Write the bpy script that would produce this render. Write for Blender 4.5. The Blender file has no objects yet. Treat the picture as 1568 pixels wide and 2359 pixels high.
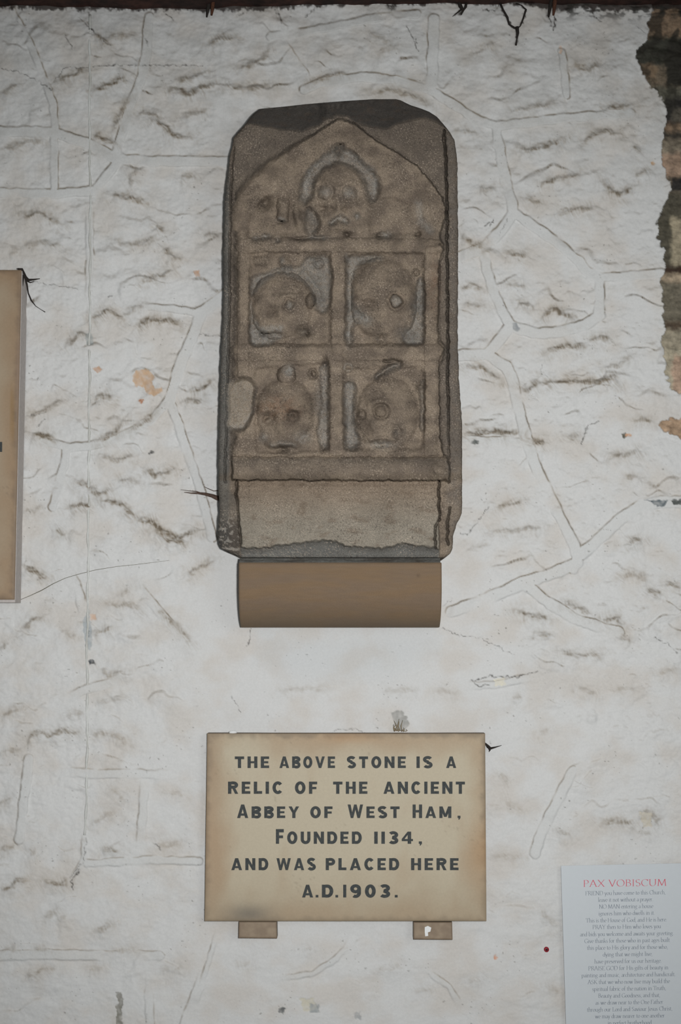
import bpy, bmesh, math, random
import numpy as np
from mathutils import Vector

random.seed(7)
S = bpy.context.scene
COL = S.collection

# ------------------------------------------------------------------ camera, light, exposure
F = 3276.0                       # focal length in pixels of a 1568 x 2359 frame
CX, CY = 784.0, 1179.5
TILT = math.atan(0.0917)         # the photographer looks slightly upwards
DIST = 3.276                     # metres to the wall along the view axis (1 px = about 1 mm)
ZC = 2.0                         # height of the spot in the middle of the picture
CAM = np.array([0.0, -DIST * math.cos(TILT), ZC - DIST * math.sin(TILT)])
cam = bpy.data.cameras.new('camera')
cam.sensor_fit = 'VERTICAL'
cam.sensor_height = 36.0
cam.sensor_width = 24.0
cam.lens = 36.0 * F / 2359.0
cam.clip_start = 0.05
cam_o = bpy.data.objects.new('camera', cam)
cam_o.location = CAM
cam_o.rotation_euler = (math.pi / 2 + TILT, 0, 0)
COL.objects.link(cam_o)
S.camera = cam_o

world = bpy.data.worlds.new('world')
S.world = world
world.use_nodes = True
world.node_tree.nodes['Background'].inputs['Color'].default_value = (0.97, 1.0, 0.985, 1)
world.node_tree.nodes['Background'].inputs['Strength'].default_value = 0.12

def area(name, loc, aim, size, power, color):
    l = bpy.data.lights.new(name, 'AREA')
    l.shape = 'DISK'
    l.size = size
    l.energy = power
    l.color = color
    o = bpy.data.objects.new(name, l)
    o.location = loc
    d = Vector(aim) - Vector(loc)
    o.rotation_euler = d.to_track_quat('-Z', 'Y').to_euler()
    COL.objects.link(o)
    return o

fl = bpy.data.lights.new('flash', 'SPOT')      # the flash on the camera
fl.energy = 276.0
fl.spot_size = math.radians(70)
fl.spot_blend = 1.0
fl.shadow_soft_size = 0.04
fl.color = (1.0, 0.99, 0.985)
fl_o = bpy.data.objects.new('flash', fl)
fl_o.location = (0.10, -3.15, 1.74)
fl_o.rotation_euler = (Vector((0.0, 0.0, 1.86)) - Vector(fl_o.location)).to_track_quat('-Z', 'Y').to_euler()
COL.objects.link(fl_o)
area('fill_daylight', (1.6, -3.6, 2.1), (0.0, 0.0, 1.8), 1.4, 15.0, (0.985, 1.0, 0.985))  # soft fill from behind the camera at the right, its source unseen

S.view_settings.view_transform = 'Standard'
S.view_settings.look = 'None'
S.view_settings.gamma = 1.0
S.view_settings.use_curve_mapping = False
S.view_settings.exposure = 0.0

# ------------------------------------------------------------------ helpers
CT, ST = math.cos(TILT), math.sin(TILT)

def unproj(px, py, depth):
    """world point seen at pixel (px, py) standing `depth` metres in front of the wall plane y = 0"""
    px = np.asarray(px, float); py = np.asarray(py, float)
    a = (px - CX) / F
    b = (CY - py) / F
    dx = a
    dy = CT - b * ST
    dz = ST + b * CT
    t = (-np.asarray(depth, float) - CAM[1]) / dy
    return np.stack([CAM[0] + t * dx, CAM[1] + t * dy, CAM[2] + t * dz], -1)

def V(px, py, depth):
    return Vector(unproj(px, py, depth).tolist())

def srgb(r, g, b):
    c = np.array([r, g, b], float) / 255.0
    return np.where(c <= 0.04045, c / 12.92, ((c + 0.055) / 1.055) ** 2.4)

def smooth(a, b, x):
    t = np.clip((x - a) / (b - a), 0, 1)
    return t * t * (3 - 2 * t)

def perlin(x, y, seed=0):
    x = np.asarray(x, float); y = np.asarray(y, float)
    xi = np.floor(x).astype(np.int64); yi = np.floor(y).astype(np.int64)
    xf = x - xi; yf = y - yi
    def g(ix, iy, fx, fy):
        h = (ix * 374761393 + iy * 668265263 + seed * 974634777) & 0xFFFFFFFF
        h = ((h ^ (h >> 13)) * 1274126177) & 0xFFFFFFFF
        h = (h ^ (h >> 16)) & 1023
        an = h * (2 * math.pi / 1024.0)
        return np.cos(an) * fx + np.sin(an) * fy
    u = xf * xf * xf * (xf * (xf * 6 - 15) + 10)
    v = yf * yf * yf * (yf * (yf * 6 - 15) + 10)
    a = g(xi, yi, xf, yf); b = g(xi + 1, yi, xf - 1, yf)
    c = g(xi, yi + 1, xf, yf - 1); d = g(xi + 1, yi + 1, xf - 1, yf - 1)
    return ((a + (b - a) * u) + ((c + (d - c) * u) - (a + (b - a) * u)) * v) * 1.5

def fbm(x, y, oct=4, seed=0, gain=0.5):
    s = 0; a = 1.0; n = 0
    for k in range(oct):
        s = s + a * perlin(x * 2 ** k, y * 2 ** k, seed + 17 * k); n += a; a *= gain
    return s / n * 1.4

def seg_dist(X, Y, pts):
    """distance to a polyline, and whether the grid point lies below it (+) or above it (-)"""
    best = np.full(X.shape, 1e9); sgn = np.zeros(X.shape); along = np.zeros(X.shape)
    tot = sum(math.hypot(pts[i + 1][0] - pts[i][0], pts[i + 1][1] - pts[i][1]) for i in range(len(pts) - 1)) or 1
    acc = 0
    for (x0, y0), (x1, y1) in zip(pts[:-1], pts[1:]):
        dx, dy = x1 - x0, y1 - y0
        L2 = dx * dx + dy * dy + 1e-9
        t = np.clip(((X - x0) * dx + (Y - y0) * dy) / L2, 0, 1)
        qx, qy = x0 + t * dx, y0 + t * dy
        d = np.hypot(X - qx, Y - qy)
        m = d < best
        best = np.where(m, d, best)
        ux, uy = (dx, dy) if dx >= 0 else (-dx, -dy)
        sgn = np.where(m, np.sign((Y - qy) * ux - (X - qx) * uy), sgn)
        along = np.where(m, (acc + t * math.sqrt(L2)) / tot, along)
        acc += math.sqrt(L2)
    return best, sgn, along

def poly_sd(X, Y, pts):
    """signed distance to a closed polygon, positive inside"""
    p = list(pts) + [pts[0]]
    d, _, _ = seg_dist(X, Y, p)
    ins = np.zeros(X.shape, bool)
    for (x0, y0), (x1, y1) in zip(p[:-1], p[1:]):
        if y0 == y1: continue
        c = ((y0 > Y) != (y1 > Y)) & (X < (x1 - x0) * (Y - y0) / (y1 - y0) + x0)
        ins ^= c
    return np.where(ins, d, -d)

def tag(o, label, cat, group=None):
    o['label'] = label; o['category'] = cat
    if group: o['group'] = group
    return o

def struct(o, label=None, cat=None):
    o['kind'] = 'structure'
    if label: o['label'] = label
    if cat: o['category'] = cat
    return o

def empty(name, loc):
    o = bpy.data.objects.new(name, None)
    o.empty_display_size = 0.05
    o.location = loc
    COL.objects.link(o)
    return o

def link(name, me, mat, parent=None, smooth_shade=True):
    o = bpy.data.objects.new(name, me)
    if mat: me.materials.append(mat)
    COL.objects.link(o)
    if smooth_shade and len(me.polygons):
        me.polygons.foreach_set('use_smooth', [True] * len(me.polygons))
    if parent:
        o.parent = parent
        o.matrix_parent_inverse = parent.matrix_world.inverted() if parent.type != 'EMPTY' else \
            __import__('mathutils').Matrix.Translation(-Vector(parent.location))
    return o

def mesh_np(name, verts, faces, colors=None, normals=None):
    """verts (n,3), faces (m,4) or (m,3) numpy -> mesh, with a colour attribute and custom normals"""
    me = bpy.data.meshes.new(name)
    k = faces.shape[1]
    me.vertices.add(len(verts)); me.vertices.foreach_set('co', verts.astype(np.float32).ravel())
    me.loops.add(faces.size); me.loops.foreach_set('vertex_index', faces.astype(np.int32).ravel())
    me.polygons.add(len(faces))
    me.polygons.foreach_set('loop_start', np.arange(0, faces.size, k, dtype=np.int32))
    try:
        me.polygons.foreach_set('loop_total', np.full(len(faces), k, np.int32))
    except Exception:
        pass
    me.update(calc_edges=True)
    me.validate()
    if colors is not None:
        at = me.color_attributes.new('Col', 'FLOAT_COLOR', 'POINT')
        c4 = np.concatenate([colors, np.ones((len(colors), 1))], 1).astype(np.float32)
        at.data.foreach_set('color', c4.ravel())
    me.polygons.foreach_set('use_smooth', [True] * len(me.polygons))
    if normals is not None:
        me.normals_split_custom_set_from_vertices(normals.tolist())
    return me

def grid_faces(nr, nc):
    i = np.arange((nr - 1) * (nc - 1))
    r, c = i // (nc - 1), i % (nc - 1)
    a = r * nc + c
    return np.stack([a, a + nc, a + nc + 1, a + 1], 1)

def grid_normals(P):
    """P (nr,nc,3) -> unit normals that face the camera side"""
    du = np.gradient(P, axis=1); dv = np.gradient(P, axis=0)
    n = np.cross(dv, du)
    n /= np.linalg.norm(n, axis=-1, keepdims=True) + 1e-12
    n = np.where((n[..., 1:2] > 0), -n, n)
    return n

# ------------------------------------------------------------------ materials
def mat(name, color=None, rough=0.85, grain=0.0, grain_scale=400.0, bump=0.0, bump_scale=300.0, second=None, second_scale=8.0, spec=0.25):
    m = bpy.data.materials.new(name)
    m.use_nodes = True
    nt = m.node_tree
    b = nt.nodes['Principled BSDF']
    b.inputs['Roughness'].default_value = rough
    b.inputs['Specular IOR Level'].default_value = spec
    tc = nt.nodes.new('ShaderNodeTexCoord')
    if color is None:
        at = nt.nodes.new('ShaderNodeAttribute'); at.attribute_name = 'Col'
        src = at.outputs['Color']
    else:
        rgb = nt.nodes.new('ShaderNodeRGB'); rgb.outputs[0].default_value = (*color, 1)
        src = rgb.outputs[0]
    if second is not None:
        nz = nt.nodes.new('ShaderNodeTexNoise'); nz.inputs['Scale'].default_value = second_scale; nz.inputs['Detail'].default_value = 6
        nt.links.new(tc.outputs['Object'], nz.inputs['Vector'])
        rp = nt.nodes.new('ShaderNodeValToRGB'); rp.color_ramp.elements[0].position = 0.4; rp.color_ramp.elements[1].position = 0.65
        nt.links.new(nz.outputs['Fac'], rp.inputs['Fac'])
        mx = nt.nodes.new('ShaderNodeMix'); mx.data_type = 'RGBA'
        nt.links.new(rp.outputs['Color'], mx.inputs['Factor'])
        nt.links.new(src, mx.inputs['A']); mx.inputs['B'].default_value = (*second, 1)
        src = mx.outputs['Result']
    if grain > 0:
        nz = nt.nodes.new('ShaderNodeTexNoise'); nz.inputs['Scale'].default_value = grain_scale; nz.inputs['Detail'].default_value = 3
        nt.links.new(tc.outputs['Object'], nz.inputs['Vector'])
        mr = nt.nodes.new('ShaderNodeMapRange')
        mr.inputs['From Min'].default_value = 0.3; mr.inputs['From Max'].default_value = 0.7
        mr.inputs['To Min'].default_value = 1 - grain; mr.inputs['To Max'].default_value = 1 + grain
        nt.links.new(nz.outputs['Fac'], mr.inputs['Value'])
        mx = nt.nodes.new('ShaderNodeMix'); mx.data_type = 'RGBA'; mx.blend_type = 'MULTIPLY'
        mx.inputs['Factor'].default_value = 1
        nt.links.new(src, mx.inputs['A']); nt.links.new(mr.outputs['Result'], mx.inputs['B'])
        src = mx.outputs['Result']
    nt.links.new(src, b.inputs['Base Color'])
    if bump > 0:
        nz = nt.nodes.new('ShaderNodeTexNoise'); nz.inputs['Scale'].default_value = bump_scale; nz.inputs['Detail'].default_value = 5
        nt.links.new(tc.outputs['Object'], nz.inputs['Vector'])
        bp = nt.nodes.new('ShaderNodeBump'); bp.inputs['Strength'].default_value = bump; bp.inputs['Distance'].default_value = 0.002
        nt.links.new(nz.outputs['Fac'], bp.inputs['Height'])
        nt.links.new(bp.outputs['Normal'], b.inputs['Normal'])
    return m

M_wall = mat('painted_rubble', None, 0.8, 0.03, 220, 0.35, 160)
M_relic = mat('weathered_sandstone', None, 0.95, 0.30, 520, 0.6, 420, spec=0.1)
M_corbel = mat('smooth_sandstone', None, 0.85, 0.06, 500, 0.15, 500, spec=0.2)
M_plaque = mat('stained_marble', None, 0.6, 0.03, 200, 0.05, 200, spec=0.3)
M_letter = mat('black_inlay', tuple(srgb(62, 66, 66)), 0.7, 0.25, 300)
M_paper = mat('white_card', tuple(srgb(198, 204, 208)), 0.6, 0.01, 100)
M_red = mat('red_ink', tuple(srgb(205, 82, 100)), 0.7)
M_ink = mat('grey_ink', tuple(srgb(104, 114, 126)), 0.7)
M_timber = mat('dark_timber', tuple(srgb(66, 44, 38)), 0.85, 0.35, 60, 0.6, 40, second=tuple(srgb(38, 28, 26)), second_scale=14)
M_rust = mat('rusty_iron', tuple(srgb(78, 50, 36)), 0.85, 0.35, 200, 0.4, 200)
M_web = mat('sooty_cobweb', tuple(srgb(44, 40, 37)), 0.95)
M_thread = mat('grey_thread', tuple(srgb(112, 110, 98)), 0.9)
M_root = mat('dry_root', tuple(srgb(84, 68, 60)), 0.9, 0.3, 150, 0.5, 200)
M_cable = mat('painted_cable', tuple(srgb(204, 206, 203)), 0.8, 0.08, 90, 0.4, 80, second=tuple(srgb(182, 182, 176)), second_scale=12)
M_mortar = mat('grey_mortar', tuple(srgb(104, 104, 100)), 0.95, 0.2, 200, 0.6, 150, second=tuple(srgb(84, 80, 74)), second_scale=16)
M_plug = mat('red_plastic', tuple(srgb(140, 30, 44)), 0.5)
M_putty = mat('white_putty', tuple(srgb(226, 228, 228)), 0.6)
M_straw = mat('dry_straw', tuple(srgb(132, 118, 94)), 0.95)

# ------------------------------------------------------------------ the wall
def axis(a, b, step, lo, hi):
    core = list(np.arange(a, b + step, step))
    left = []; x = a; s = step
    while x > lo:
        s = min(s * 1.25, 40); x -= s; left.append(x)
    right = []; x = core[-1]; s = step
    while x < hi:
        s = min(s * 1.25, 40); x += s; right.append(x)
    return np.array(left[::-1] + core + right)

XS = axis(-20, 1590, 2.0, -900, 2500)
YS = axis(-30, 2380, 2.0, -160, 3150)
GX, GY = np.meshgrid(XS, YS)

def window(pts, pad):
    x0 = min(p[0] for p in pts) - pad; x1 = max(p[0] for p in pts) + pad
    y0 = min(p[1] for p in pts) - pad; y1 = max(p[1] for p in pts) + pad
    i0, i1 = np.searchsorted(XS, [x0, x1]); j0, j1 = np.searchsorted(YS, [y0, y1])
    return slice(j0, j1), slice(i0, i1)

RIBBONS = [  # raised flat pointing between the rubble stones: width, points
 (18, (28,26),(42,50),(75,115),(107,195),(122,240),(127,293)),
 (22, (343,40),(341,60),(338,115),(323,190),(303,235),(284,300),(269,345),(266,362)),
 (24, (-900,330),(-400,290),(0,303),(60,303),(120,304),(164,318),(214,335),(269,366),(348,371),(448,371),(540,374)),
 (18, (124,305),(125,435)),
 (22, (-900,420),(0,444),(124,446),(214,440)),
 (22, (271,371),(219,438)),
 (-20, (206,446),(206,520),(207,600),(206,690)),
 (20, (622,84),(672,80),(780,58),(865,41),(960,32)),
 (-30, (640,90),(667,129),(697,174),(704,219)),
 (26, (999,45),(997,120),(994,196)),
 (22, (700,206),(740,190),(780,183),(845,178),(911,185),(991,208),(1031,233),(1102,278),(1142,290),(1212,283),(1303,271),(1383,266),(1453,260)),
 (24, (1142,291),(1152,352),(1167,427),(1182,487)),
 (26, (1182,490),(1152,533),(1117,570),(1056,592)),
 (24, (1182,488),(1232,523),(1282,558),(1333,602),(1351,625),(1380,640)),
 (18, (1293,119),(1300,170),(1305,221)),
 (22, (1380,640),(1449,636),(1523,629)),
 (24, (1380,642),(1380,713),(1379,730)),
 (26, (1380,728),(1345,749),(1287,765),(1238,768),(1199,759),(1180,750)),
 (24, (1118,590),(1120,620),(1134,665),(1154,713),(1173,746)),
 (26, (1175,752),(1141,794),(1118,817),(1050,820)),
 (26, (1125,820),(1167,846),(1180,875),(1190,924),(1202,972),(1215,1021),(1232,1070),(1261,1134),(1293,1199),(1319,1248),(1331,1285),(1320,1310)),
 (28, (1340,1276),(1390,1232),(1432,1193),(1478,1164),(1520,1157),(1600,1155),(2400,1180)),
 (14, (1060,1011),(1125,1013),(1222,1015)),
 (28, (1040,1410),(1125,1378),(1206,1342),(1287,1316),(1330,1296)),
 (26, (1215,1350),(1267,1391),(1319,1423),(1384,1446),(1426,1457)),
 (-18, (1060,1582),(1141,1577),(1241,1556)),
 (24, (1319,1776),(1293,1825),(1267,1877),(1241,1932),(1232,1967)),
 (26, (463,722),(442,779),(420,829),(402,883),(392,922)),
 (22, (395,935),(420,1007),(438,1061),(459,1121),(474,1178),(488,1239)),
 (28, (459,722),(499,697),(530,670)),
 (16, (338,707),(400,712),(459,722)),
 (20, (153,1036),(146,1079),(132,1132),(121,1168)),
 (20, (388,925),(349,967),(296,999),(228,1024),(160,1031),(100,1016)),
 (-22, (299,1328),(328,1363),(370,1413),(430,1480)),
 (-16, (118,1203),(150,1257)),
 (-20, (160,1310),(182,1363),(192,1420)),
 (-22, (110,1774),(214,1783),(321,1783),(422,1786)),
 (-20, (332,1787),(330,1840),(327,1900),(321,1964)),
 (22, (67,1747),(55,1839),(49,1900),(43,1935)),
 (-22, (144,1616),(171,1600),(199,1588),(245,1576),(306,1551)),
 (24, (-900,2230),(0,2202),(122,2199),(245,2202),(367,2202)),
 (-20, (346,2212),(343,2288),(346,2370),(340,2700)),
 (-26, (480,2221),(453,2288),(422,2370),(380,2480)),
 (-14, (196,1915),(193,1982),(165,2025)),
 (18, (199,1990),(337,1981),(459,1984)),
 (-14, (818,2155),(775,2209),(721,2242),(629,2258)),
 (-14, (976,2231),(1035,2274),(1062,2323)),
 (-12, (504,2139),(482,2209),(461,2280)),
 (18, (-60,1980),(-300,2100),(-420,2400)), (22, (-60,900),(-260,1000),(-330,1500)), (22, (1640,1500),(1800,1700),(1830,2100)),
]
LEDGES = [  # dusty little shelves on the rock faces: strength, points
 (.6,(0,222),(25,205),(45,195)), (.8,(135,187),(165,174),(200,165)), (.8,(210,207),(240,202),(280,182),(300,192)),
 (.5,(240,90),(280,85),(318,80)), (.8,(215,75),(232,92),(255,107)), (.7,(480,108),(510,87),(540,92)), (.6,(540,162),(580,152),(625,122)),
 (.8,(380,205),(415,210),(430,220),(470,202),(500,195)), (.7,(510,197),(560,207),(630,197)), (.6,(400,191),(450,177),(480,166)),
 (.6,(310,260),(350,263),(372,280)), (.8,(345,277),(366,282),(385,300),(402,317),(445,316)), (.5,(420,272),(450,262),(480,255)),
 (.9,(215,312),(240,322),(262,330)), (.6,(262,300),(280,262),(300,222)), (.5,(0,347),(40,337),(65,327),(105,327)), (.7,(45,482),(60,502),(90,490),(115,505),(140,520)),
 (.8,(255,451),(290,456),(332,467)), (.5,(300,432),(305,405),(318,387)), (.5,(415,410),(445,405)), (.5,(250,550),(290,567),(330,562),(372,548)),
 (.7,(360,520),(375,537)), (.8,(375,572),(395,592),(406,605)), (.5,(470,540),(505,545)), (.5,(60,565),(110,560),(140,575)), (.4,(20,590),(45,575)),
 (.5,(1045,307),(1070,302),(1102,312)), (.8,(1185,335),(1215,347),(1262,337),(1300,322)), (.7,(1345,332),(1372,307),(1400,303),(1432,313)),
 (.6,(1455,340),(1475,352)), (.7,(1240,432),(1270,417),(1300,411),(1342,402)), (.9,(1390,422),(1410,445),(1432,450),(1457,430)), (.6,(1460,407),(1492,395)),
 (.5,(1105,440),(1145,432)), (.6,(1215,460),(1242,470)), (.7,(1285,492),(1320,485),(1370,482)), (.7,(1060,547),(1085,562),(1112,572)),
 (.7,(1165,582),(1212,592)), (.7,(1318,155),(1350,161),(1382,150)), (.8,(1390,246),(1420,249),(1455,246)), (.4,(850,77),(880,92),(902,102)),
 (.4,(870,120),(922,107)), (.6,(715,192),(770,172),(800,170)), (.6,(850,217),(900,207),(960,227),(995,250)), (.4,(1080,132),(1130,102),(1137,122)),
 (.5,(1180,257),(1230,247),(1290,237)), (.5,(1000,330),(1015,340)), (.6,(1060,670),(1085,660),(1112,667)), (.5,(1065,702),(1120,707)),
 (.7,(1192,697),(1222,707)), (.5,(1160,662),(1190,655),(1207,667)), (.9,(1250,732),(1275,712),(1300,725),(1318,737)), (.8,(1258,815),(1290,800),(1352,800)),
 (.7,(1355,787),(1380,778),(1402,785)), (.5,(1390,847),(1420,845),(1457,820)), (.7,(1200,890),(1218,905),(1240,872)), (.9,(1240,886),(1300,880),(1380,882),(1410,870),(1425,890)),
 (.7,(1070,843),(1110,850),(1155,880)), (1.,(1068,1003),(1120,997),(1195,1000)), (.9,(1225,1021),(1252,1021)), (.6,(1310,1012),(1332,1003)),
 (.7,(1405,1052),(1440,1052),(1467,1042)), (.5,(1440,1102),(1475,1097)), (.6,(1455,972),(1480,968),(1500,972)), (.6,(1145,1172),(1180,1162),(1205,1155)),
 (.5,(1130,1227),(1180,1225),(1250,1215)), (.8,(1448,1250),(1477,1242)), (1.,(1185,1410),(1220,1418),(1262,1427)), (.7,(1225,1457),(1267,1467)),
 (.8,(1295,1388),(1340,1405),(1357,1418)), (1.,(1385,1432),(1420,1425),(1430,1447)), (.7,(1430,1467),(1452,1477)), (.6,(1430,1332),(1460,1325),(1492,1340)),
 (.8,(1490,1360),(1525,1372)), (.7,(1530,1347),(1568,1351)), (.8,(1288,1500),(1330,1512),(1392,1508)), (.7,(1330,1585),(1367,1597)), (.5,(1515,1552),(1568,1542)),
 (.5,(1415,1590),(1460,1590)), (.5,(1180,1612),(1202,1602)), (1.,(1385,1896),(1420,1893),(1466,1898)), (.9,(1468,1880),(1490,1873),(1512,1888),(1512,1905)), (.6,(1465,1915),(1500,1922)),
 (.7,(1285,1922),(1312,1918)), (.5,(1130,1972),(1205,1977)), (.5,(1150,1782),(1167,1802)), (.5,(1160,1847),(1202,1872)), (.4,(1240,1690),(1262,1682)),
 (.7,(155,797),(180,772),(207,775)), (.8,(210,737),(250,715),(287,742)), (.5,(285,727),(332,705)), (.9,(315,757),(345,737),(382,740),(417,747)),
 (.7,(320,652),(380,635),(402,620)), (.5,(385,590),(420,600)), (.7,(215,920),(245,912),(262,925)), (1.,(70,1000),(100,1006),(122,1012)), (.8,(225,1016),(265,1000),(287,970)),
 (.7,(295,995),(330,977),(362,950)), (.6,(150,925),(110,942),(65,962)), (.8,(440,902),(470,895),(492,880)), (.7,(425,926),(467,924)), (.6,(230,1052),(270,1062),(312,1050)),
 (.6,(270,1107),(322,1112)), (.8,(330,1080),(360,1097),(402,1085)), (.8,(175,1110),(200,1120),(227,1142),(257,1130)), (.9,(160,1170),(210,1165)),
 (.8,(230,1150),(280,1165),(312,1195)), (1.,(310,1195),(350,1205),(377,1230),(410,1242),(455,1225)), (.9,(350,1217),(390,1247),(432,1252)), (1.,(55,1308),(80,1320),(107,1337)),
 (.6,(130,1220),(147,1237)), (.7,(430,1327),(480,1300),(492,1290)), (.5,(275,1372),(302,1360)), (.4,(60,1180),(95,1172)),
 (.8,(55,1452),(75,1432),(102,1420)), (.6,(240,1390),(270,1397),(300,1393),(327,1410)), (.8,(360,1400),(385,1427),(410,1450),(440,1482)), (.7,(215,1460),(262,1447)),
 (.5,(140,1452),(172,1472)), (.6,(0,1497),(27,1478)), (.7,(230,1542),(250,1557),(292,1545)), (1.,(68,1715),(74,1697),(90,1688),(112,1695),(150,1685),(187,1693)),
 (.7,(205,1693),(240,1690),(270,1697),(292,1717)), (.7,(0,1652),(47,1635)), (.5,(220,1622),(270,1610),(297,1607)), (.6,(155,1652),(192,1640)), (.6,(0,1730),(52,1732)),
 (.5,(250,1817),(275,1830),(287,1857)), (.5,(395,1827),(422,1832)), (.6,(210,1902),(245,1880),(272,1872)), (.6,(0,1857),(30,1838)), (.8,(0,1957),(37,1955)),
 (1.,(0,2047),(25,2048),(40,2030),(68,2031)), (1.2,(100,2028),(125,2038),(160,2035)), (.6,(65,1964),(87,1965)), (1.,(235,1959),(272,1962)), (.6,(355,1945),(372,1952),(422,1945)),
 (.6,(100,2117),(130,2102),(152,2122)), (.8,(222,2150),(250,2136),(262,2130)), (.6,(0,2190),(42,2186)), (.6,(78,2186),(112,2186)), (.6,(255,2191),(322,2192)),
 (.7,(60,2252),(95,2236),(132,2232)), (.5,(203,2234),(237,2232)), (.4,(370,2235),(430,2232)), (.4,(540,2225),(580,2220)), (.4,(700,2190),(720,2186)), (.4,(950,2285),(1000,2280)),
 (.5,(1080,2265),(1110,2255)), (.5,(1250,2270),(1290,2290)), (.5,(1240,2100),(1285,2135)), (.4,(860,2240),(930,2225)),
 (.4,(880,1594),(960,1592)), (.4,(1000,1592),(1055,1600)), (.4,(640,1592),(760,1588)),
]
CRACKS = [  # thin dark lines: width, darkness, points
 (2.2,1,(1150,8),(1158,28),(1172,48),(1180,62),(1190,68)), (2.2,1,(1190,68),(1204,48),(1211,22),(1194,8)), (4,1,(1190,64),(1191,82),(1188,100)),
 (5,1,(1058,6),(1062,22),(1056,34)), (3,1,(1062,22),(1045,38)), (2.4,1,(1112,22),(1140,24),(1150,10)), (6,1,(893,14),(902,20),(910,14)), (3,1,(1262,30),(1270,60)),
 (2,1,(1278,35),(1275,70)), (3,1,(1360,10),(1370,40),(1382,48)), (1.8,.9,(936,58),(950,88),(962,118)), (2.6,.9,(957,90),(962,100)), (2,.8,(205,30),(206,62),(218,78)), (2.2,.9,(206,66),(222,78)),
 (2,.9,(335,88),(341,104)), (2,.8,(238,92),(252,105)), (2,.8,(150,82),(165,110)), (3,.9,(385,35),(400,44)), (4,.9,(636,24),(648,52)), (3,.9,(545,38),(560,30)), (2,.8,(700,40),(735,12)),
 (1.5,.7,(0,158),(40,165),(75,180),(112,202)), (3,.9,(108,200),(118,206)), (1.5,.8,(125,188),(150,155),(205,158)), (1.5,.8,(215,152),(330,150),(465,152)), (1.6,.7,(180,40),(205,62)),
 (1.5,.9,(1128,522),(1140,500)), (2,.9,(1118,520),(1127,512)), (1.5,.6,(1150,540),(1170,500)), (2,.8,(345,1043),(355,1041)), (3,.9,(250,685),(256,682)),
 (1.6,.7,(1060,1230),(1076,1232),(1105,1195),(1125,1168)), (1.3,.7,(1018,1446),(1060,1465),(1110,1470),(1150,1492),(1185,1508)),
 (1.5,.8,(578,1450),(576,1470),(570,1490)), (1.4,.7,(533,1602),(548,1628),(555,1645)), (1.4,.6,(760,1690),(780,1680),(820,1680),(838,1688)),
 (2,.8,(1085,1568),(1130,1558),(1190,1560),(1240,1545)), (2,.8,(1092,1572),(1105,1582),(1125,1578)), (1.6,.7,(200,1930),(192,1985),(160,2022)), (2.4,.9,(182,2005),(165,2030),(168,2050)),
 (2,.8,(356,1942),(370,1958)), (1.4,.7,(1508,1470),(1540,1485),(1560,1505)), (1.4,.5,(1020,1395),(1040,1380)), (2,.7,(208,1527),(220,1530)), (1.5,.6,(206,1445),(205,1470)),
 (1.6,.6,(60,960),(105,950)), (1.6,.6,(84,985),(104,965)), (1.4,.6,(50,640),(80,650),(180,665)), (2,.9,(1338,1022),(1355,980)), (1.4,.5,(1247,840),(1246,860),(1262,868)),
 (2,.7,(1358,978),(1380,972)), (2,.7,(460,770),(515,775)), (1.5,.6,(1465,60),(1490,80)),
]
CHIPS = [  # paint lost or discoloured: colour, points
 ((196,168,140),(304,868),(312,852),(340,850),(356,866),(350,880),(356,896),(372,892),(374,904),(356,912),(340,908),(330,890),(312,892)),
 ((170,110,66),(319,922),(326,918),(332,922),(326,930)), ((190,160,138),(214,848),(228,842),(236,852),(224,860)), ((196,164,140),(446,624),(458,620),(460,634),(452,638)),
 ((150,154,156),(1180,745),(1190,742),(1198,756),(1190,764),(1182,758)), ((96,100,98),(1082,1022),(1092,1012),(1102,1016),(1100,1024)), ((104,112,116),(1480,1152),(1540,1152),(1530,1166),(1512,1168),(1500,1158)),
 ((84,88,86),(1545,1152),(1570,1150),(1570,1164),(1550,1162)), ((100,96,86),(1430,1000),(1440,996),(1446,1006),(1436,1010)), ((198,150,112),(1440,1000),(1452,998),(1452,1006),(1442,1008)),
 ((188,160,130),(1498,372),(1506,368),(1506,380),(1500,382)), ((160,164,162),(196,770),(210,765),(216,790),(206,800),(198,790)), ((206,180,160),(206,1415),(222,1414),(222,1426),(210,1430)),
 ((168,174,176),(190,1430),(204,1400),(212,1470),(208,1500),(196,1490)), ((76,80,84),(203,1520),(215,1516),(218,1528),(206,1532)), ((216,212,196),(1136,1564),(1160,1560),(1166,1578),(1140,1582)),
 ((60,60,60),(340,1044),(348,1038),(356,1042),(346,1048)), ((136,134,126),(265,2284),(278,2286),(286,2302),(280,2330),(282,2362),(266,2362),(268,2330),(264,2318),(274,2310)),
 ((158,158,154),(900,1640),(925,1636),(945,1668),(930,1684),(910,1680)), ((176,186,192),(600,1455),(800,1458),(1000,1456),(1010,1500),(900,1560),(700,1570),(590,1520)),
 ((198,176,158),(1288,100),(1294,112),(1296,126),(1288,122)), ((196,190,176),(1470,1870),(1500,1872),(1502,1905),(1480,1905)),
 ((206,150,120),(1136,2200),(1142,2198),(1146,2208),(1138,2210)), ((200,196,180),(690,2300),(720,2300),(735,2325),(700,2330)), ((160,164,164),(712,2312),(735,2314),(735,2334),(714,2334)),
 ((168,170,170),(815,2335),(830,2330),(832,2350),(818,2348)),
 ((110,112,112),(640,2330),(650,2318),(660,2324),(650,2336)),
 ((190,190,188),(1180,1540),(1220,1500),(1300,1520),(1330,1560),(1260,1600)),
]

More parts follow.
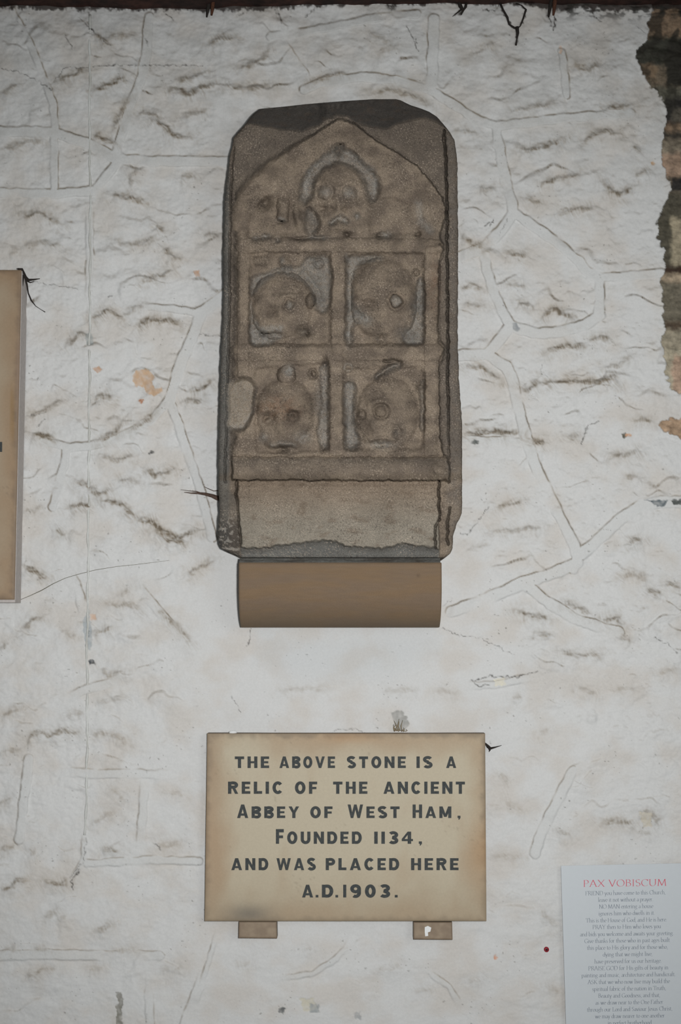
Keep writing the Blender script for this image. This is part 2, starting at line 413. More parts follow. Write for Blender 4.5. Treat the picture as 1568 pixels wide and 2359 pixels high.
def build_wall():
    X, Y = GX, GY
    wx = X + 26 * fbm(X / 90, Y / 90, 3, 3); wy = Y + 22 * fbm(X / 90, Y / 90, 3, 9)
    # how rough the rock face is here: the plaster round the corbel and tablet is smooth
    rough = np.ones_like(X)
    def calm(pts, amount, soft):
        nonlocal rough
        j, i = window(pts, soft + 10)
        sd = poly_sd(X[j, i], Y[j, i], pts)
        rough[j, i] *= 1 - amount * smooth(-soft, soft * 0.4, sd)
    calm([(540,1290),(1060,1290),(1180,1380),(1180,1530),(1110,1600),(1110,1690),(470,1690),(480,1600),(450,1500),(470,1350)], .82, 60)
    calm([(470,2100),(1130,2100),(1130,2359),(470,2359)], .7, 90)
    calm([(-40,2060),(470,1650),(470,2359),(-40,2359)], .45, 120)
    calm([(1140,1650),(1330,1650),(1568,2000),(1568,2359),(1140,2359)], .45, 120)
    calm([(60,1000),(480,1200),(470,1650),(0,1650)], .25, 80)
    low = 7.0 * fbm(X / 240, Y / 200, 3, 21)
    rock = np.zeros_like(X)
    for L, A, seed, sx in ((105, 6.5, 40, 200), (62, 3.6, 55, 130)):
        ph = (wy + L * 1.0 * fbm(X / sx, Y / sx, 3, seed) + 0.22 * wx * math.sin(seed)) / L
        f = ph - np.floor(ph)
        prof = np.where(f < 0.86, 1 - f / 0.86, smooth(0.86, 1.0, f))
        m = smooth(0.16, 0.52, fbm(X / (sx * 0.9), Y / (sx * 0.6), 3, seed + 5))
        rock += A * prof * m
    rockd = low + rock * rough
    rock += 2.6 * fbm(X / 42, Y / 34, 3, 90) + 1.1 * fbm(X / 13, Y / 10, 2, 95)
    H = low + rock * rough
    dirt = np.zeros_like(X)
    ax_ = X + 18 * fbm(X / 70, Y / 70, 2, 15); ay_ = Y + 18 * fbm(X / 70, Y / 70, 2, 16)
    streak = np.clip(0.62 + 1.0 * fbm((ax_ * .88 - ay_ * .47) / 5.0, (ax_ * .47 + ay_ * .88) / 22.0, 3, 18), 0.05, 1.15)
    for s, *pts in LEDGES:
        ym = sum(p[1] for p in pts) / len(pts)
        s = s * float(np.interp(ym, [0, 1250, 1500, 2400], [1.0, 1.0, .68, .6]))
        j, i = window(pts, 60)
        x = X[j, i] + 5 * fbm(X[j, i] / 16, Y[j, i] / 16, 2, 11); y = Y[j, i] + 6 * fbm(X[j, i] / 18, Y[j, i] / 14, 3, 12)
        d, sg, al = seg_dist(x, y, pts)
        end = np.sqrt(np.clip(np.minimum(al, 1 - al) * 5, 0.12, 1))
        below = np.where(sg >= 0, np.exp(-(d / 24) ** 1.4), np.exp(-(d / 5.0) ** 2))
        H[j, i] += 8.0 * s * below * end
        n = (0.55 + 0.6 * fbm(X[j, i] / 16, Y[j, i] / 9, 3, 13)) * 0.8 + 0.55 * streak[j, i]
        band = np.exp(-(d / np.where(sg >= 0, 4.5, 11.0)) ** 2)
        dirt[j, i] = np.maximum(dirt[j, i], np.clip(s * 1.12 * band * end * n, 0, 1.0))
        halo = np.exp(-(d / 22.0) ** 2) * (0.5 + 0.7 * fbm(X[j, i] / 24, Y[j, i] / 20, 2, 14))
        dirt[j, i] = np.maximum(dirt[j, i], np.clip(0.62 * s * halo * streak[j, i], 0, 0.5))
    # ribbon pointing
    ribm = np.zeros_like(X); edgeA = np.zeros_like(X)
    for w, *pts in RIBBONS:
        faded = w < 0; w = abs(w)
        j, i = window(pts, w + 10)
        x = X[j, i] + 2.5 * fbm(X[j, i] / 30, Y[j, i] / 30, 2, 31); y = Y[j, i] + 2.5 * fbm(X[j, i] / 30, Y[j, i] / 30, 2, 32)
        d, sg, al = seg_dist(x, y, pts)
        m = 1 - smooth(w / 2 - 2.5, w / 2 + 1.5, d)
        lost = smooth(-0.75, -0.25, fbm(X[j, i] / 120, Y[j, i] / 120, 2, 33))
        if faded: m = m * smooth(0.0, 0.35, np.minimum(al, 1 - al)) * 0.8
        ribm[j, i] = np.maximum(ribm[j, i], m * lost)
        fade = 0.6 if Y[j, i].mean() > 1500 else 0.9
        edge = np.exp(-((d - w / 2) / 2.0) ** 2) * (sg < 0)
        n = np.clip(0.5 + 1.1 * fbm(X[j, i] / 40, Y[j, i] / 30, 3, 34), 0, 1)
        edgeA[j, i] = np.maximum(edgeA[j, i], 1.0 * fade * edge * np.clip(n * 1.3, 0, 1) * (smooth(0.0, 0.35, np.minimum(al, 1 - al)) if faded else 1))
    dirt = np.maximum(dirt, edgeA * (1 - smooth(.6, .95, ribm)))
    H = H * (1 - ribm) + (low + 4.6 + 0.9 * fbm(X / 60, Y / 60, 2, 36) + 0.35 * fbm(X / 9, Y / 9, 2, 37)) * ribm
    # keep flat under the tablets, the notice, the relic
    for pts, lvl in (([(-440,615),(52,615),(44,1385),(-440,1385)], 4), ([(470,1684),(1124,1684),(1126,2166),(466,2166)], 4), ([(1285,1986),(1600,1986),(1620,2430),(1300,2430)], 6),
                     ([(500,230),(1060,230),(1070,1290),(1024,1450),(550,1450),(496,1290)], 4)):
        j, i = window(pts, 20)
        sd = poly_sd(X[j, i], Y[j, i], pts); m = smooth(-10, 6, sd)
        H[j, i] = H[j, i] * (1 - m) + np.minimum(H[j, i], lvl) * m
    # ---- colour
    white = srgb(206, 207, 206); warm = srgb(201, 198, 193); brown = srgb(136, 119, 92); dark = srgb(84, 74, 62)
    n1 = smooth(-0.3, 0.6, fbm(X / 110, Y / 90, 4, 50))[..., None]
    C = white * (1 - n1) + warm * n1
    rb = (ribm * 0.55)[..., None]
    C = C * (1 - rb) + srgb(202, 204, 203) * rb
    g = np.gradient(H, YS, axis=0)
    gx = np.abs(np.gradient(H, XS, axis=1))
    gd = np.gradient(rockd, YS, axis=0) * (1 - ribm)
    dust = np.maximum(smooth(0.14, 0.75, gd) * np.clip(0.5 + 0.9 * fbm(X / 30, Y / 18, 3, 61), 0, 1.0) * streak, smooth(0.45, 1.2, g) * np.clip(0.35 + 0.9 * fbm(X / 14, Y / 10, 3, 65), 0, 0.7)) * (1 - 0.3 * smooth(1400, 1800, Y))
    wash = smooth(0.12, 0.5, g) * np.clip(0.3 + 0.7 * fbm(X / 40, Y / 30, 3, 62), 0, 0.5) * 0.5
    greyT = smooth(700, 150, Y) * np.clip(0.45 + 1.0 * fbm(X / 55, Y / 40, 5, 63, .65), 0, 1) * 0.30
    C = C * (1 - greyT[..., None]) + srgb(140, 138, 132) * greyT[..., None]
    t = np.clip(np.maximum(dust * 0.9, wash), 0, 1)
    t = np.maximum(t, np.clip(dirt, 0, 1))[..., None]
    hue = np.clip(0.5 + 0.8 * fbm(X / 90, Y / 90, 2, 64), 0, 1)[..., None]
    bb = brown * (1 - 0.35 * hue) + srgb(112, 108, 98) * 0.35 * hue
    C = C * (1 - t * 0.9) + (bb * (1 - t * t * 0.55) + dark * t * t * 0.55) * t * 0.9
    # small dark specks of grit
    sp = smooth(0.72, 0.82, fbm(X / 9, Y / 7, 2, 66)) * smooth(0.0, 0.5, fbm(X / 120, Y / 120, 2, 67)) * 0.55
    C = C * (1 - sp[..., None]) + srgb(96, 92, 84) * sp[..., None]
    for col, *pts in CHIPS:
        j, i = window(pts, 10)
        x = X[j, i] + 3 * fbm(X[j, i] / 9, Y[j, i] / 9, 2, 71); y = Y[j, i] + 3 * fbm(X[j, i] / 9, Y[j, i] / 9, 2, 72)
        sd = poly_sd(x, y, pts)
        big = max(p[0] for p in pts) - min(p[0] for p in pts) > 120
        m = (smooth(-40, 40, sd) * 0.2 if big else smooth(-1, 1.5, sd) * np.clip(0.85 + 0.4 * fbm(X[j, i] / 12, Y[j, i] / 12, 2, 73), 0, 1))[..., None]
        C[j, i] = C[j, i] * (1 - m) + srgb(*col) * m
        if not big: H[j, i] -= 1.5 * m[..., 0]
    # right-hand edge: the whitewash ends and the bare, sooty stone shows
    edge_pts = [(1500,-200),(1502,30),(1490,60),(1494,90),(1470,108),(1464,130),(1475,160),(1490,185),(1505,205),(1525,230),(1535,256),(1531,290),(1526,320),(1524,350),(1530,390),(1538,410),(1544,440),
                (1524,478),(1514,520),(1517,556),(1530,575),(1530,628),(1521,640),(1526,700),(1531,750),(1524,790),(1531,840),(1536,872),(1543,900),(1600,912),(2600,905),(2600,-200)]
    patch = [(1512,978),(1530,968),(1570,962),(1640,960),(1640,1015),(1570,1012),(1545,1000)]
    j, i = window([(1440,-200),(2600,1030)], 0)
    x0, y0 = X[j, i], Y[j, i]
    x = x0 + 7 * fbm(x0 / 16, y0 / 16, 3, 81); y = y0 + 7 * fbm(x0 / 16, y0 / 16, 3, 82)
    sd = np.maximum(poly_sd(x, y, edge_pts), poly_sd(x, y, patch))
    m = smooth(-1, 1.5, sd)
    bare = np.zeros(x0.shape + (3,)) + srgb(118, 106, 90)
    def bar(y_a, y_b, col, xa=1400, xb=2700, s=9):
        k = (smooth(y_a - s, y_a + s, y) * (1 - smooth(y_b - s, y_b + s, y)) * smooth(xa - 6, xa + 6, x) * (1 - smooth(xb - 6, xb + 6, x)))[..., None]
        bare[:] = bare * (1 - k) + srgb(*col) * k
    bar(-200,20,(44,36,32)); bar(20,85,(136,116,96)); bar(85,150,(62,62,54)); bar(95,200,(48,46,40),1535); bar(150,185,(126,108,88),1400,1512)
    bar(200,250,(98,96,84)); bar(225,290,(46,44,42),1530); bar(250,280,(112,106,94),1548); bar(285,306,(132,112,92)); bar(306,322,(62,58,52)); bar(322,362,(136,126,110)); bar(355,408,(166,142,122))
    bar(408,445,(52,50,48),1543); bar(445,630,(84,80,68)); bar(500,612,(158,148,126),1545,2700,6); bar(612,632,(60,46,36),1528); bar(632,652,(168,152,130)); bar(650,742,(112,106,92)); bar(742,760,(82,70,58),1530)
    bar(760,800,(150,142,124)); bar(800,905,(168,160,140)); bar(820,905,(174,150,130),1548); bar(955,1020,(166,142,118))
    v = (0.94 + 0.55 * fbm(x0 / 20, y0 / 14, 5, 84, .7))[..., None]
    soot = smooth(0.1, 0.5, fbm(x0 / 34, y0 / 40, 4, 85) + 0.2)[..., None] * smooth(470, 100, y0)[..., None] * 0.8
    bare = bare * np.clip(v, 0.35, 1.5); bare = bare * (1 - soot) + srgb(46, 44, 38) * soot
    C[j, i] = C[j, i] * (1 - m[..., None]) + bare * m[..., None]
    H[j, i] += m * (-6 + 5 * fbm(x0 / 26, y0 / 20, 4, 86))
    # smoke-blackened strip under the beam
    topline = np.interp(X, [0, 200, 380, 560, 700, 900, 1150, 1300, 1420, 1500], [16, 22, 22, 24, 14, 8, 8, 22, 24, 20])
    ragged = topline + 9 * fbm(X / 22, Y / 30, 3, 91) + 5 * fbm(X / 7, Y / 9, 2, 92)
    k = (smooth(5, -3, Y - ragged) * 0.92)[..., None]
    C = C * (1 - k) + srgb(52, 44, 40) * k
    sm = smooth(-0.1, 0.3, fbm(X / 26, Y / 14, 4, 93)) * smooth(62, 18, Y) * smooth(1250, 1310, X) * 0.92
    C = C * (1 - sm[..., None]) + srgb(48, 46, 42) * sm[..., None]
    for w, dk, *pts in CRACKS:
        j, i = window(pts, w * 4 + 8)
        x = X[j, i] + 4 * fbm(X[j, i] / 11, Y[j, i] / 11, 2, 96); y = Y[j, i] + 4 * fbm(X[j, i] / 11, Y[j, i] / 11, 2, 97)
        d, _, _ = seg_dist(x, y, pts)
        n = np.clip(0.75 + 0.9 * fbm(X[j, i] / 8, Y[j, i] / 8, 2, 98), 0.1, 1)
        m = (np.exp(-(d / (w * 0.75)) ** 2) * dk * n)[..., None]
        C[j, i] = C[j, i] * (1 - m) + srgb(52, 47, 42) * m
    P = unproj(X, Y, H / 1000.0)
    me = mesh_np('wall_back', P.reshape(-1, 3), grid_faces(*X.shape), np.clip(C, 0.005, 0.9).reshape(-1, 3))
    o = link('wall_back', me, M_wall)
    struct(o, 'whitewashed rubble stone wall with raised ribbon pointing and dusty ledges', 'wall')
    return H / 1000.0

WH = build_wall()

def wall_h(px, py):
    i = int(np.clip(np.searchsorted(XS, px), 1, len(XS) - 2)); j = int(np.clip(np.searchsorted(YS, py), 1, len(YS) - 2))
    return float(WH[j, i])

def slab_mesh(name, corners, depth, colfun, step=4.0, rnd=2.0, back=-0.012, skirt_col=None, relief=None):
    """a rectangular slab standing off the wall: face grid between four pixel corners (TL, TR, BR, BL), softened edges, sides running back into the wall"""
    (ax, ay), (bx, by), (cx, cy), (dx, dy) = corners
    nc = int(max(abs(bx - ax), abs(cx - dx)) / step) + 2; nr = int(max(abs(dy - ay), abs(cy - by)) / step) + 2
    e = rnd / max(abs(bx - ax), 1); f = rnd / max(abs(dy - ay), 1)
    s = np.concatenate([[0, e * .3, e], np.linspace(e, 1 - e, nc)[1:-1], [1 - e, 1 - e * .3, 1]])
    t = np.concatenate([[0, f * .3, f], np.linspace(f, 1 - f, nr)[1:-1], [1 - f, 1 - f * .3, 1]])
    Sg, Tg = np.meshgrid(s, t)
    U = (ax * (1 - Sg) + bx * Sg) * (1 - Tg) + (dx * (1 - Sg) + cx * Sg) * Tg
    W = (ay * (1 - Sg) + by * Sg) * (1 - Tg) + (dy * (1 - Sg) + cy * Sg) * Tg
    ed = np.minimum(np.minimum(Sg, 1 - Sg) / e, np.minimum(Tg, 1 - Tg) / f)
    D = depth - 0.0015 * rnd * 0.5 * (1 - np.clip(ed, 0, 1)) ** 2
    if relief is not None: D = D + relief(U, W, Sg, Tg)
    P = unproj(U, W, D)
    C = colfun(U, W, Sg, Tg)
    nr, nc = U.shape
    verts = P.reshape(-1, 3); cols = C.reshape(-1, 3)
    idx = np.arange(nr * nc).reshape(nr, nc)
    ring = np.concatenate([idx[0, :-1], idx[:-1, -1], idx[-1, :0:-1], idx[:0:-1, 0]])
    rv = verts[ring].copy(); rc = cols[ring] if skirt_col is None else np.tile(skirt_col, (len(ring), 1))
    front = rv.copy(); bk = rv.copy(); bk[:, 1] = -back
    n0 = len(verts)
    verts = np.concatenate([verts, front, bk]); cols = np.concatenate([cols, rc, rc])
    k = len(ring); a = np.arange(k); b = (a + 1) % k
    sk = np.stack([n0 + a, n0 + b, n0 + k + b, n0 + k + a], 1)
    faces = np.concatenate([grid_faces(nr, nc), sk])
    return mesh_np(name, verts, faces, cols)

def tube(name, pts, radii, material, parent=None, sides=8):
    """a tapering rod through world points"""
    P = [Vector(p) for p in pts]
    bm = bmesh.new(); rings = []
    for k, p in enumerate(P):
        d = (P[min(k + 1, len(P) - 1)] - P[max(k - 1, 0)]).normalized()
        a = d.cross(Vector((0, 1, 0)))
        if a.length < 1e-4: a = d.cross(Vector((1, 0, 0)))
        a.normalize(); b = d.cross(a).normalized()
        r = radii[k] if hasattr(radii, '__len__') else radii
        rings.append([bm.verts.new(p + a * (math.cos(q * 2 * math.pi / sides) * r) + b * (math.sin(q * 2 * math.pi / sides) * r)) for q in range(sides)])
    for r0, r1 in zip(rings[:-1], rings[1:]):
        for q in range(sides):
            bm.faces.new((r0[q], r0[(q + 1) % sides], r1[(q + 1) % sides], r1[q]))
    bm.faces.new(rings[0][::-1]); bm.faces.new(rings[-1])
    bmesh.ops.recalc_face_normals(bm, faces=bm.faces[:])
    me = bpy.data.meshes.new(name); bm.to_mesh(me); bm.free()
    return link(name, me, material, parent)

# ------------------------------------------------------------------ the timber beam along the top
def build_beam():
    bm = bmesh.new()
    n = 60; rows = []
    for k in range(n + 1):
        px = -900 + k * (3300 / n)
        yl = np.interp(px, [-900, 0, 300, 560, 700, 1000, 1568, 2400], [4, 8, 13, 12, 6, 2, 5, 8]) + 2.0 * math.sin(k * 2.1)
        lo = V(px, yl, 0.014); x, z = lo.x, lo.z
        w = 0.003 * math.sin(k * 1.7)
        rows.append([bm.verts.new((x, y_, z_)) for y_, z_ in ((0.03, z), (-0.125, z + w), (-0.135, z + 0.010 + w), (-0.135, z + 0.19), (-0.125, z + 0.20), (0.03, z + 0.20))])
    for a, b in zip(rows[:-1], rows[1:]):
        for q in range(6):
            bm.faces.new((a[q], a[(q + 1) % 6], b[(q + 1) % 6], b[q]))
    bm.faces.new(rows[0][::-1]); bm.faces.new(rows[-1])
    bmesh.ops.recalc_face_normals(bm, faces=bm.faces[:])
    me = bpy.data.meshes.new('beam'); bm.to_mesh(me); bm.free()
    o = link('beam', me, M_timber, None, False)
    struct(o, 'dark brown timber beam along the top of the wall', 'beam')
build_beam()

# ------------------------------------------------------------------ the carved stone relic
def build_relic():
    left = [(228,868),(234,780),(240,706),(246,652),(251,597),(258,588),(268,578),(284,567),(300,552),(317,539),(356,530),(410,523),(465,517),(531,516),(609,514),(686,515),(745,513),(818,509),(955,505),(1040,503),(1110,503),(1180,505),(1235,501),(1252,504),(1264,511),(1272,530),(1281,550),(1285,556)]
    right = [(228,910),(231,922),(243,947),(251,972),(258,990),(268,1004),(286,1021),(302,1034),(321,1046),(345,1050),(375,1053),(550,1055),(784,1054),(877,1057),(974,1064),(1180,1064),(1196,1058),(1208,1051),(1231,1044),(1262,1042),(1276,1036),(1285,1024)]
    v = np.concatenate([np.linspace(228.5, 300, 60), np.arange(301.5, 1285, 1.5)])
    ns = 380
    s = (1 - np.cos(np.linspace(0, math.pi, ns))) / 2 * 0.15 + np.linspace(0, 1, ns) * 0.85
    Lx = np.interp(v, [a for a, _ in left], [b for _, b in left]) + 1.6 * fbm(v / 22, v * 0 + 3, 3, 5)
    Rx = np.interp(v, [a for a, _ in right], [b for _, b in right]) + 1.6 * fbm(v / 22, v * 0 + 9, 3, 6)
    U = Lx[:, None] * (1 - s[None, :]) + Rx[:, None] * s[None, :]
    W = np.repeat(v[:, None], ns, 1)
    x = U + 2.4 * fbm(U / 26, W / 26, 3, 101) + 1.6 * fbm(U / 11, W / 11, 2, 103); y = W + 2.4 * fbm(U / 26, W / 26, 3, 102) + 1.6 * fbm(U / 11, W / 11, 2, 104)
    H = np.zeros_like(U)
    grey = np.zeros_like(U); light = np.zeros_like(U); recess_shade = np.zeros_like(U)
    def rp(pts, r=11):
        out = []; n_ = len(pts)
        for k in range(n_):
            p0, p1, p2 = (np.array(pts[(k + q) % n_], float) for q in (-1, 0, 1))
            l0 = np.linalg.norm(p0 - p1) + 1e-6; l2 = np.linalg.norm(p2 - p1) + 1e-6
            a = p1 + (p0 - p1) * min(r, .4 * l0) / l0; b = p1 + (p2 - p1) * min(r, .4 * l2) / l2
            out += [tuple(a), tuple((a + 2 * p1 + b) / 4), tuple(b)]
        return out
    def lift(pts, lvl, soft=5):
        pts = rp(pts)
        m = smooth(-soft, soft, poly_sd(x, y, pts)); H[:] = H * (1 - m) + lvl * m
        return m
    def dome(cx, cy, rx, ry, base, h, p=2.0, rot=0):
        c, s_ = math.cos(rot), math.sin(rot)
        a = ((x - cx) * c + (y - cy) * s_) / rx; b = (-(x - cx) * s_ + (y - cy) * c) / ry
        r = (np.abs(a) ** p + np.abs(b) ** p) ** (1 / p)
        d = base + h * np.sqrt(np.clip(1 - r * r, 0, 1)) - 32 * np.clip(r - 1, 0, .4)
        kk = 3.5; q = np.clip(0.5 + 0.5 * (d - H) / kk, 0, 1)
        H[:] = np.where(r < 1.4, H * (1 - q) + d * q + kk * q * (1 - q), H)
        return r
    def bump(cx, cy, rx, ry, h, rot=0):
        c, s_ = math.cos(rot), math.sin(rot)
        a = ((x - cx) * c + (y - cy) * s_) / rx; b = (-(x - cx) * s_ + (y - cy) * c) / ry
        g = np.exp(-(a * a + b * b)); H[:] += 1.5 * h * g
        return g
    def ring(cx, cy, r, w, h):
        d = np.hypot(x - cx, y - cy); g = np.exp(-((d - r) / w) ** 2); H[:] += 0.85 * h * g
        return g
    def line(pts, w, h):
        d, _, _ = seg_dist(x, y, pts); g = np.exp(-(d / w) ** 2); H[:] += 1.4 * h * g
        return g
    # borders: groove down the right side and raised outer strip, a flatter strip on the left
    gr = line([(1022,300),(1027,380),(1030,480),(1031,700),(1032,900),(1036,1060),(1034,1110)], 2.6, -9); recess_shade = np.maximum(recess_shade, gr * .8)
    lift([(1030,300),(1070,330),(1080,1200),(1040,1200),(1034,1060),(1033,700)], 1, 3)
    gl = line([(538,340),(532,420),(529,560),(527,760),(522,960),(517,1110)], 2.4, -4); recess_shade = np.maximum(recess_shade, gl * .4)
    # window field with its pointed hood
    field = [(780,272),(737,301),(675,336),(628,367),(581,406),(550,441),(536,480),(533,530),(548,536),(544,560),(544,760),(538,800),(540,880),(528,900),(530,985),(545,1010),(534,1030),(534,1058),(1030,1058),(1020,1040),(1014,1000),(1012,840),(1022,818),(1023,800),(1012,786),(1010,610),(1020,590),(1022,568),(1010,545),(1020,520),(1029,484),(1021,457),(997,422),(959,379),(912,348),(869,324),(815,284)]
    lift(field, 13, 3.5 + 7 * smooth(760, 600, x))
    er = line([(812,280),(869,325),(912,349),(959,380),(997,423),(1021,458),(1029,490)], 1.8, -5); recess_shade = np.maximum(recess_shade, er * .9)
    er2 = line([(1011,560),(1023,575),(1012,600),(1010,790),(1023,806),(1012,832),(1014,1000),(1022,1050)], 1.8, -5); recess_shade = np.maximum(recess_shade, er2 * .8)
    # recesses
    sunk = [(577,583),(760,583),(760,796),(577,796)], [(797,584),(975,584),(975,796),(798,796)], [(584,850),(756,836),(754,1040),(590,1044)], [(794,848),(975,846),(975,1036),(796,1036)]
    for pts in sunk:
        lift(pts, 7, 6)
    lift([(575,500),(608,458),(660,450),(700,470),(720,545),(565,545)], 7, 8)
    lift([(850,470),(890,452),(955,474),(966,520),(950,540),(850,545)], 7, 9)
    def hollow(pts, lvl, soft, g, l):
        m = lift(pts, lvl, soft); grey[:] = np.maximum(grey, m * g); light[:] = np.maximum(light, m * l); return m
    hollow([(780,328),(752,358),(714,386),(695,418),(688,462),(704,474),(720,452),(724,416),(750,386),(780,374),(812,386),(838,414),(843,450),(858,470),(874,446),(872,414),(850,386),(803,346)], -3, 9, .9, 0.37)
    hollow([(702,476),(728,486),(738,520),(722,545),(702,540),(706,505)], 0, 7, .8, .2)
    hollow([(576,640),(600,632),(640,622),(652,610),(690,616),(702,593),(758,590),(762,640),(760,705),(746,724),(728,712),(718,672),(694,644),(644,630),(604,652),(578,684)], -3, 7, 1, 0.42)
    hollow([(576,690),(586,740),(604,756),(652,768),(648,780),(616,796),(576,796)], -2, 7, .9, 0.57)
    hollow([(799,590),(878,590),(884,598),(830,606),(812,640),(812,700),(848,730),(846,748),(812,744),(810,796),(798,796)], -3, 7, 1, 0.52)
    hollow([(962,640),(976,640),(976,790),(940,796),(924,780),(948,748),(954,700)], -2, 6, 1, 0.52)
    hollow([(736,842),(756,830),(756,1034),(740,1036),(730,990),(742,930)], -1, 6, .9, 0.42)
    hollow([(792,884),(812,876),(820,900),(814,950),(820,990),(830,1020),(818,1036),(794,1034)], -3, 7, 1, 0.57)
    hollow([(860,872),(884,846),(922,836),(926,846),(894,862)], 0, 6, .8, .3)
    hollow([(966,880),(977,870),(977,1000),(968,990)], 0, 4, .8, .2)
    # broken place on the left edge
    m = lift([(526,885),(560,868),(588,880),(582,960),(560,992),(524,990)], -6, 7); light = np.maximum(light, m * .55)
    # mullion, transoms, side shafts: rounded
    for pts, w, h in (([(778,584),(778,800)], 17, 4), ([(774,830),(774,1046)], 17, 4), ([(558,566),(780,564),(1006,568)], 17, 5), ([(548,812),(780,812),(1012,812)], 20, 5),
                      ([(992,580),(992,1046)], 15, 4), ([(560,590),(560,860)], 14, 4)):
        d, _, _ = seg_dist(x, y, pts); H += h * np.sqrt(np.clip(1 - (d / w) ** 2, 0, 1))
    for cx, cy in ((1012,570),(1014,808),(556,545)):
        bump(cx, cy, 12, 16, 5)
    # the heads ---------------------------------------------------------------
    heads = {}
    r = dome(782, 440, 58, 68, -6, 34); heads[0] = r
    dome(781, 498, 50, 50, -4, 24)
    line([(722,424),(748,418),(775,432)], 8, 3); line([(788,432),(806,420),(836,428)], 8, 3)
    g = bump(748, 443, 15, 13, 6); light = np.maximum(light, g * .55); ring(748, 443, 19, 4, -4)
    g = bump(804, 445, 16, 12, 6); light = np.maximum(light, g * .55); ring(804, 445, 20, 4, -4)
    bump(778, 462, 9, 20, 5); bump(766, 482, 6, 6, -4); bump(792, 482, 6, 6, -4)
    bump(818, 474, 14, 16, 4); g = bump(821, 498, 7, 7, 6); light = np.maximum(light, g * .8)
    bump(740, 482, 14, 10, -5)
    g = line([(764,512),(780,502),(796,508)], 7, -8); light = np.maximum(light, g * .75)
    bump(775, 524, 22, 8, 5); g = bump(778, 348, 9, 10, -8); recess_shade = np.maximum(recess_shade, g)
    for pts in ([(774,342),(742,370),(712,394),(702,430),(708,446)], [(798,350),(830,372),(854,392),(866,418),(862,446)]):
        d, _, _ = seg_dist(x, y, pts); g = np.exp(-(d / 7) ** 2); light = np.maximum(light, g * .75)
    # left lobe block and hollows
    dome(652, 483, 15, 34, 2, 18, 4); g = bump(612, 468, 14, 16, -10, .4); recess_shade = np.maximum(recess_shade, g * .7)
    g = bump(648, 506, 9, 5, 2); light = np.maximum(light, g * .7); g = bump(648, 511, 8, 4, -7); recess_shade = np.maximum(recess_shade, g)
    bump(686, 500, 10, 30, 8, -.3); g = bump(716, 505, 16, 20, -3); light = np.maximum(light, g * .35)
    g = line([(964,470),(970,510),(990,530)], 9, -3); light = np.maximum(light, g * .5)
    # pocks along the upper transom
    for cx, cy, rx, ry, lt in ((590,549,9,6,.7),(612,546,12,7,.7),(694,549,22,4,.2),(730,548,24,6,.7),(873,545,7,6,.2),(888,543,13,8,.75),(962,540,9,6,.2),(800,541,10,5,.3),(639,552,6,6,.7)):
        g = bump(cx, cy, rx, ry, -8); (light if lt > .3 else recess_shade)[:] = np.maximum(light if lt > .3 else recess_shade, g * (lt if lt > .3 else .8))
    # upper left head
    r = dome(650, 706, 74, 80, -6, 34, 2.2); heads[1] = r
    line([(598,690),(626,684)], 7, 2); line([(648,684),(690,682)], 7, 3)
    ring(667, 702, 14, 4, -5); g = bump(667, 704, 9, 9, 4); light = np.maximum(light, g * .5)
    bump(624, 716, 14, 10, -6); bump(645, 722, 10, 16, 4); g = dome(713, 694, 13, 18, 6, 22)
    g = line([(584,764),(612,759),(646,757)], 8, 3); light = np.maximum(light, g * .7); line([(600,772),(646,768)], 4, -5)
    g = bump(698, 766, 18, 11, -10); grey = np.maximum(grey, g); g = bump(706, 770, 5, 5, -5); recess_shade = np.maximum(recess_shade, g)
    bump(660, 612, 12, 20, 9); g = bump(648, 602, 6, 9, 5); light = np.maximum(light, g * .6)
    g = ring(733, 607, 9, 3, -4); recess_shade = np.maximum(recess_shade, g * .5)
    g = line([(700,628),(720,650),(735,680),(742,705)], 8, 3); light = np.maximum(light, g * .5)
    g = line([(582,660),(600,640),(640,622)], 6, 0); light = np.maximum(light, g * .5)
    bump(600, 600, 20, 12, 7)
    # upper right head
    r = dome(884, 690, 76, 98, -4, 33, 2.4); heads[2] = r
    g = dome(912, 694, 15, 15, 27, 11); ring(912, 694, 19, 4, -5); light = np.maximum(light, smooth(1.0, .8, g) * .55)
    bump(850, 699, 22, 9, -6, .2); line([(826,684),(850,686),(872,692)], 7, 2); bump(880, 722, 13, 20, 5, .3)
    g = line([(812,712),(824,726),(846,738)], 12, -5); light = np.maximum(light, g * .75)
    g = bump(958, 715, 12, 30, -5); light = np.maximum(light, g * .55); g = bump(938, 764, 26, 16, -5, -.5); light = np.maximum(light, g * .5)
    g = bump(877, 779, 14, 10, -8); grey = np.maximum(grey, g); bump(850, 752, 14, 10, 3); g = bump(802, 770, 7, 26, 0); light = np.maximum(light, g * .7)
    g = ring(957, 627, 7, 2.6, -5); recess_shade = np.maximum(recess_shade, g * .7)
    g = line([(800,590),(804,640),(806,660)], 6, 0); light = np.maximum(light, g * .5)
    # lower left head
    r = dome(656, 950, 72, 82, -6, 36, 2.2); heads[3] = r
    dome(654, 1006, 54, 46, -4, 26)
    for cx, cy in ((618, 963), (674, 957)):
        g = bump(cx, cy, 13, 13, -13); recess_shade = np.maximum(recess_shade, g * .5); bump(cx, cy + 3, 6, 6, 7)
    line([(598,945),(640,946)], 7, 3); line([(656,940),(694,942)], 7, 3); bump(646, 988, 10, 18, 4)
    g = bump(650, 1034, 22, 8, -11); recess_shade = np.maximum(recess_shade, g * .6); g = line([(626,1026),(650,1020),(676,1026)], 6, 4); light = np.maximum(light, g * .4)
    g = bump(697, 1008, 18, 14, -5); light = np.maximum(light, g * .6); g = bump(606, 1008, 9, 10, 4); light = np.maximum(light, g * .5)
    dome(660, 864, 22, 26, 4, 22); g = bump(664, 854, 10, 11, -5); light = np.maximum(light, g * .9)
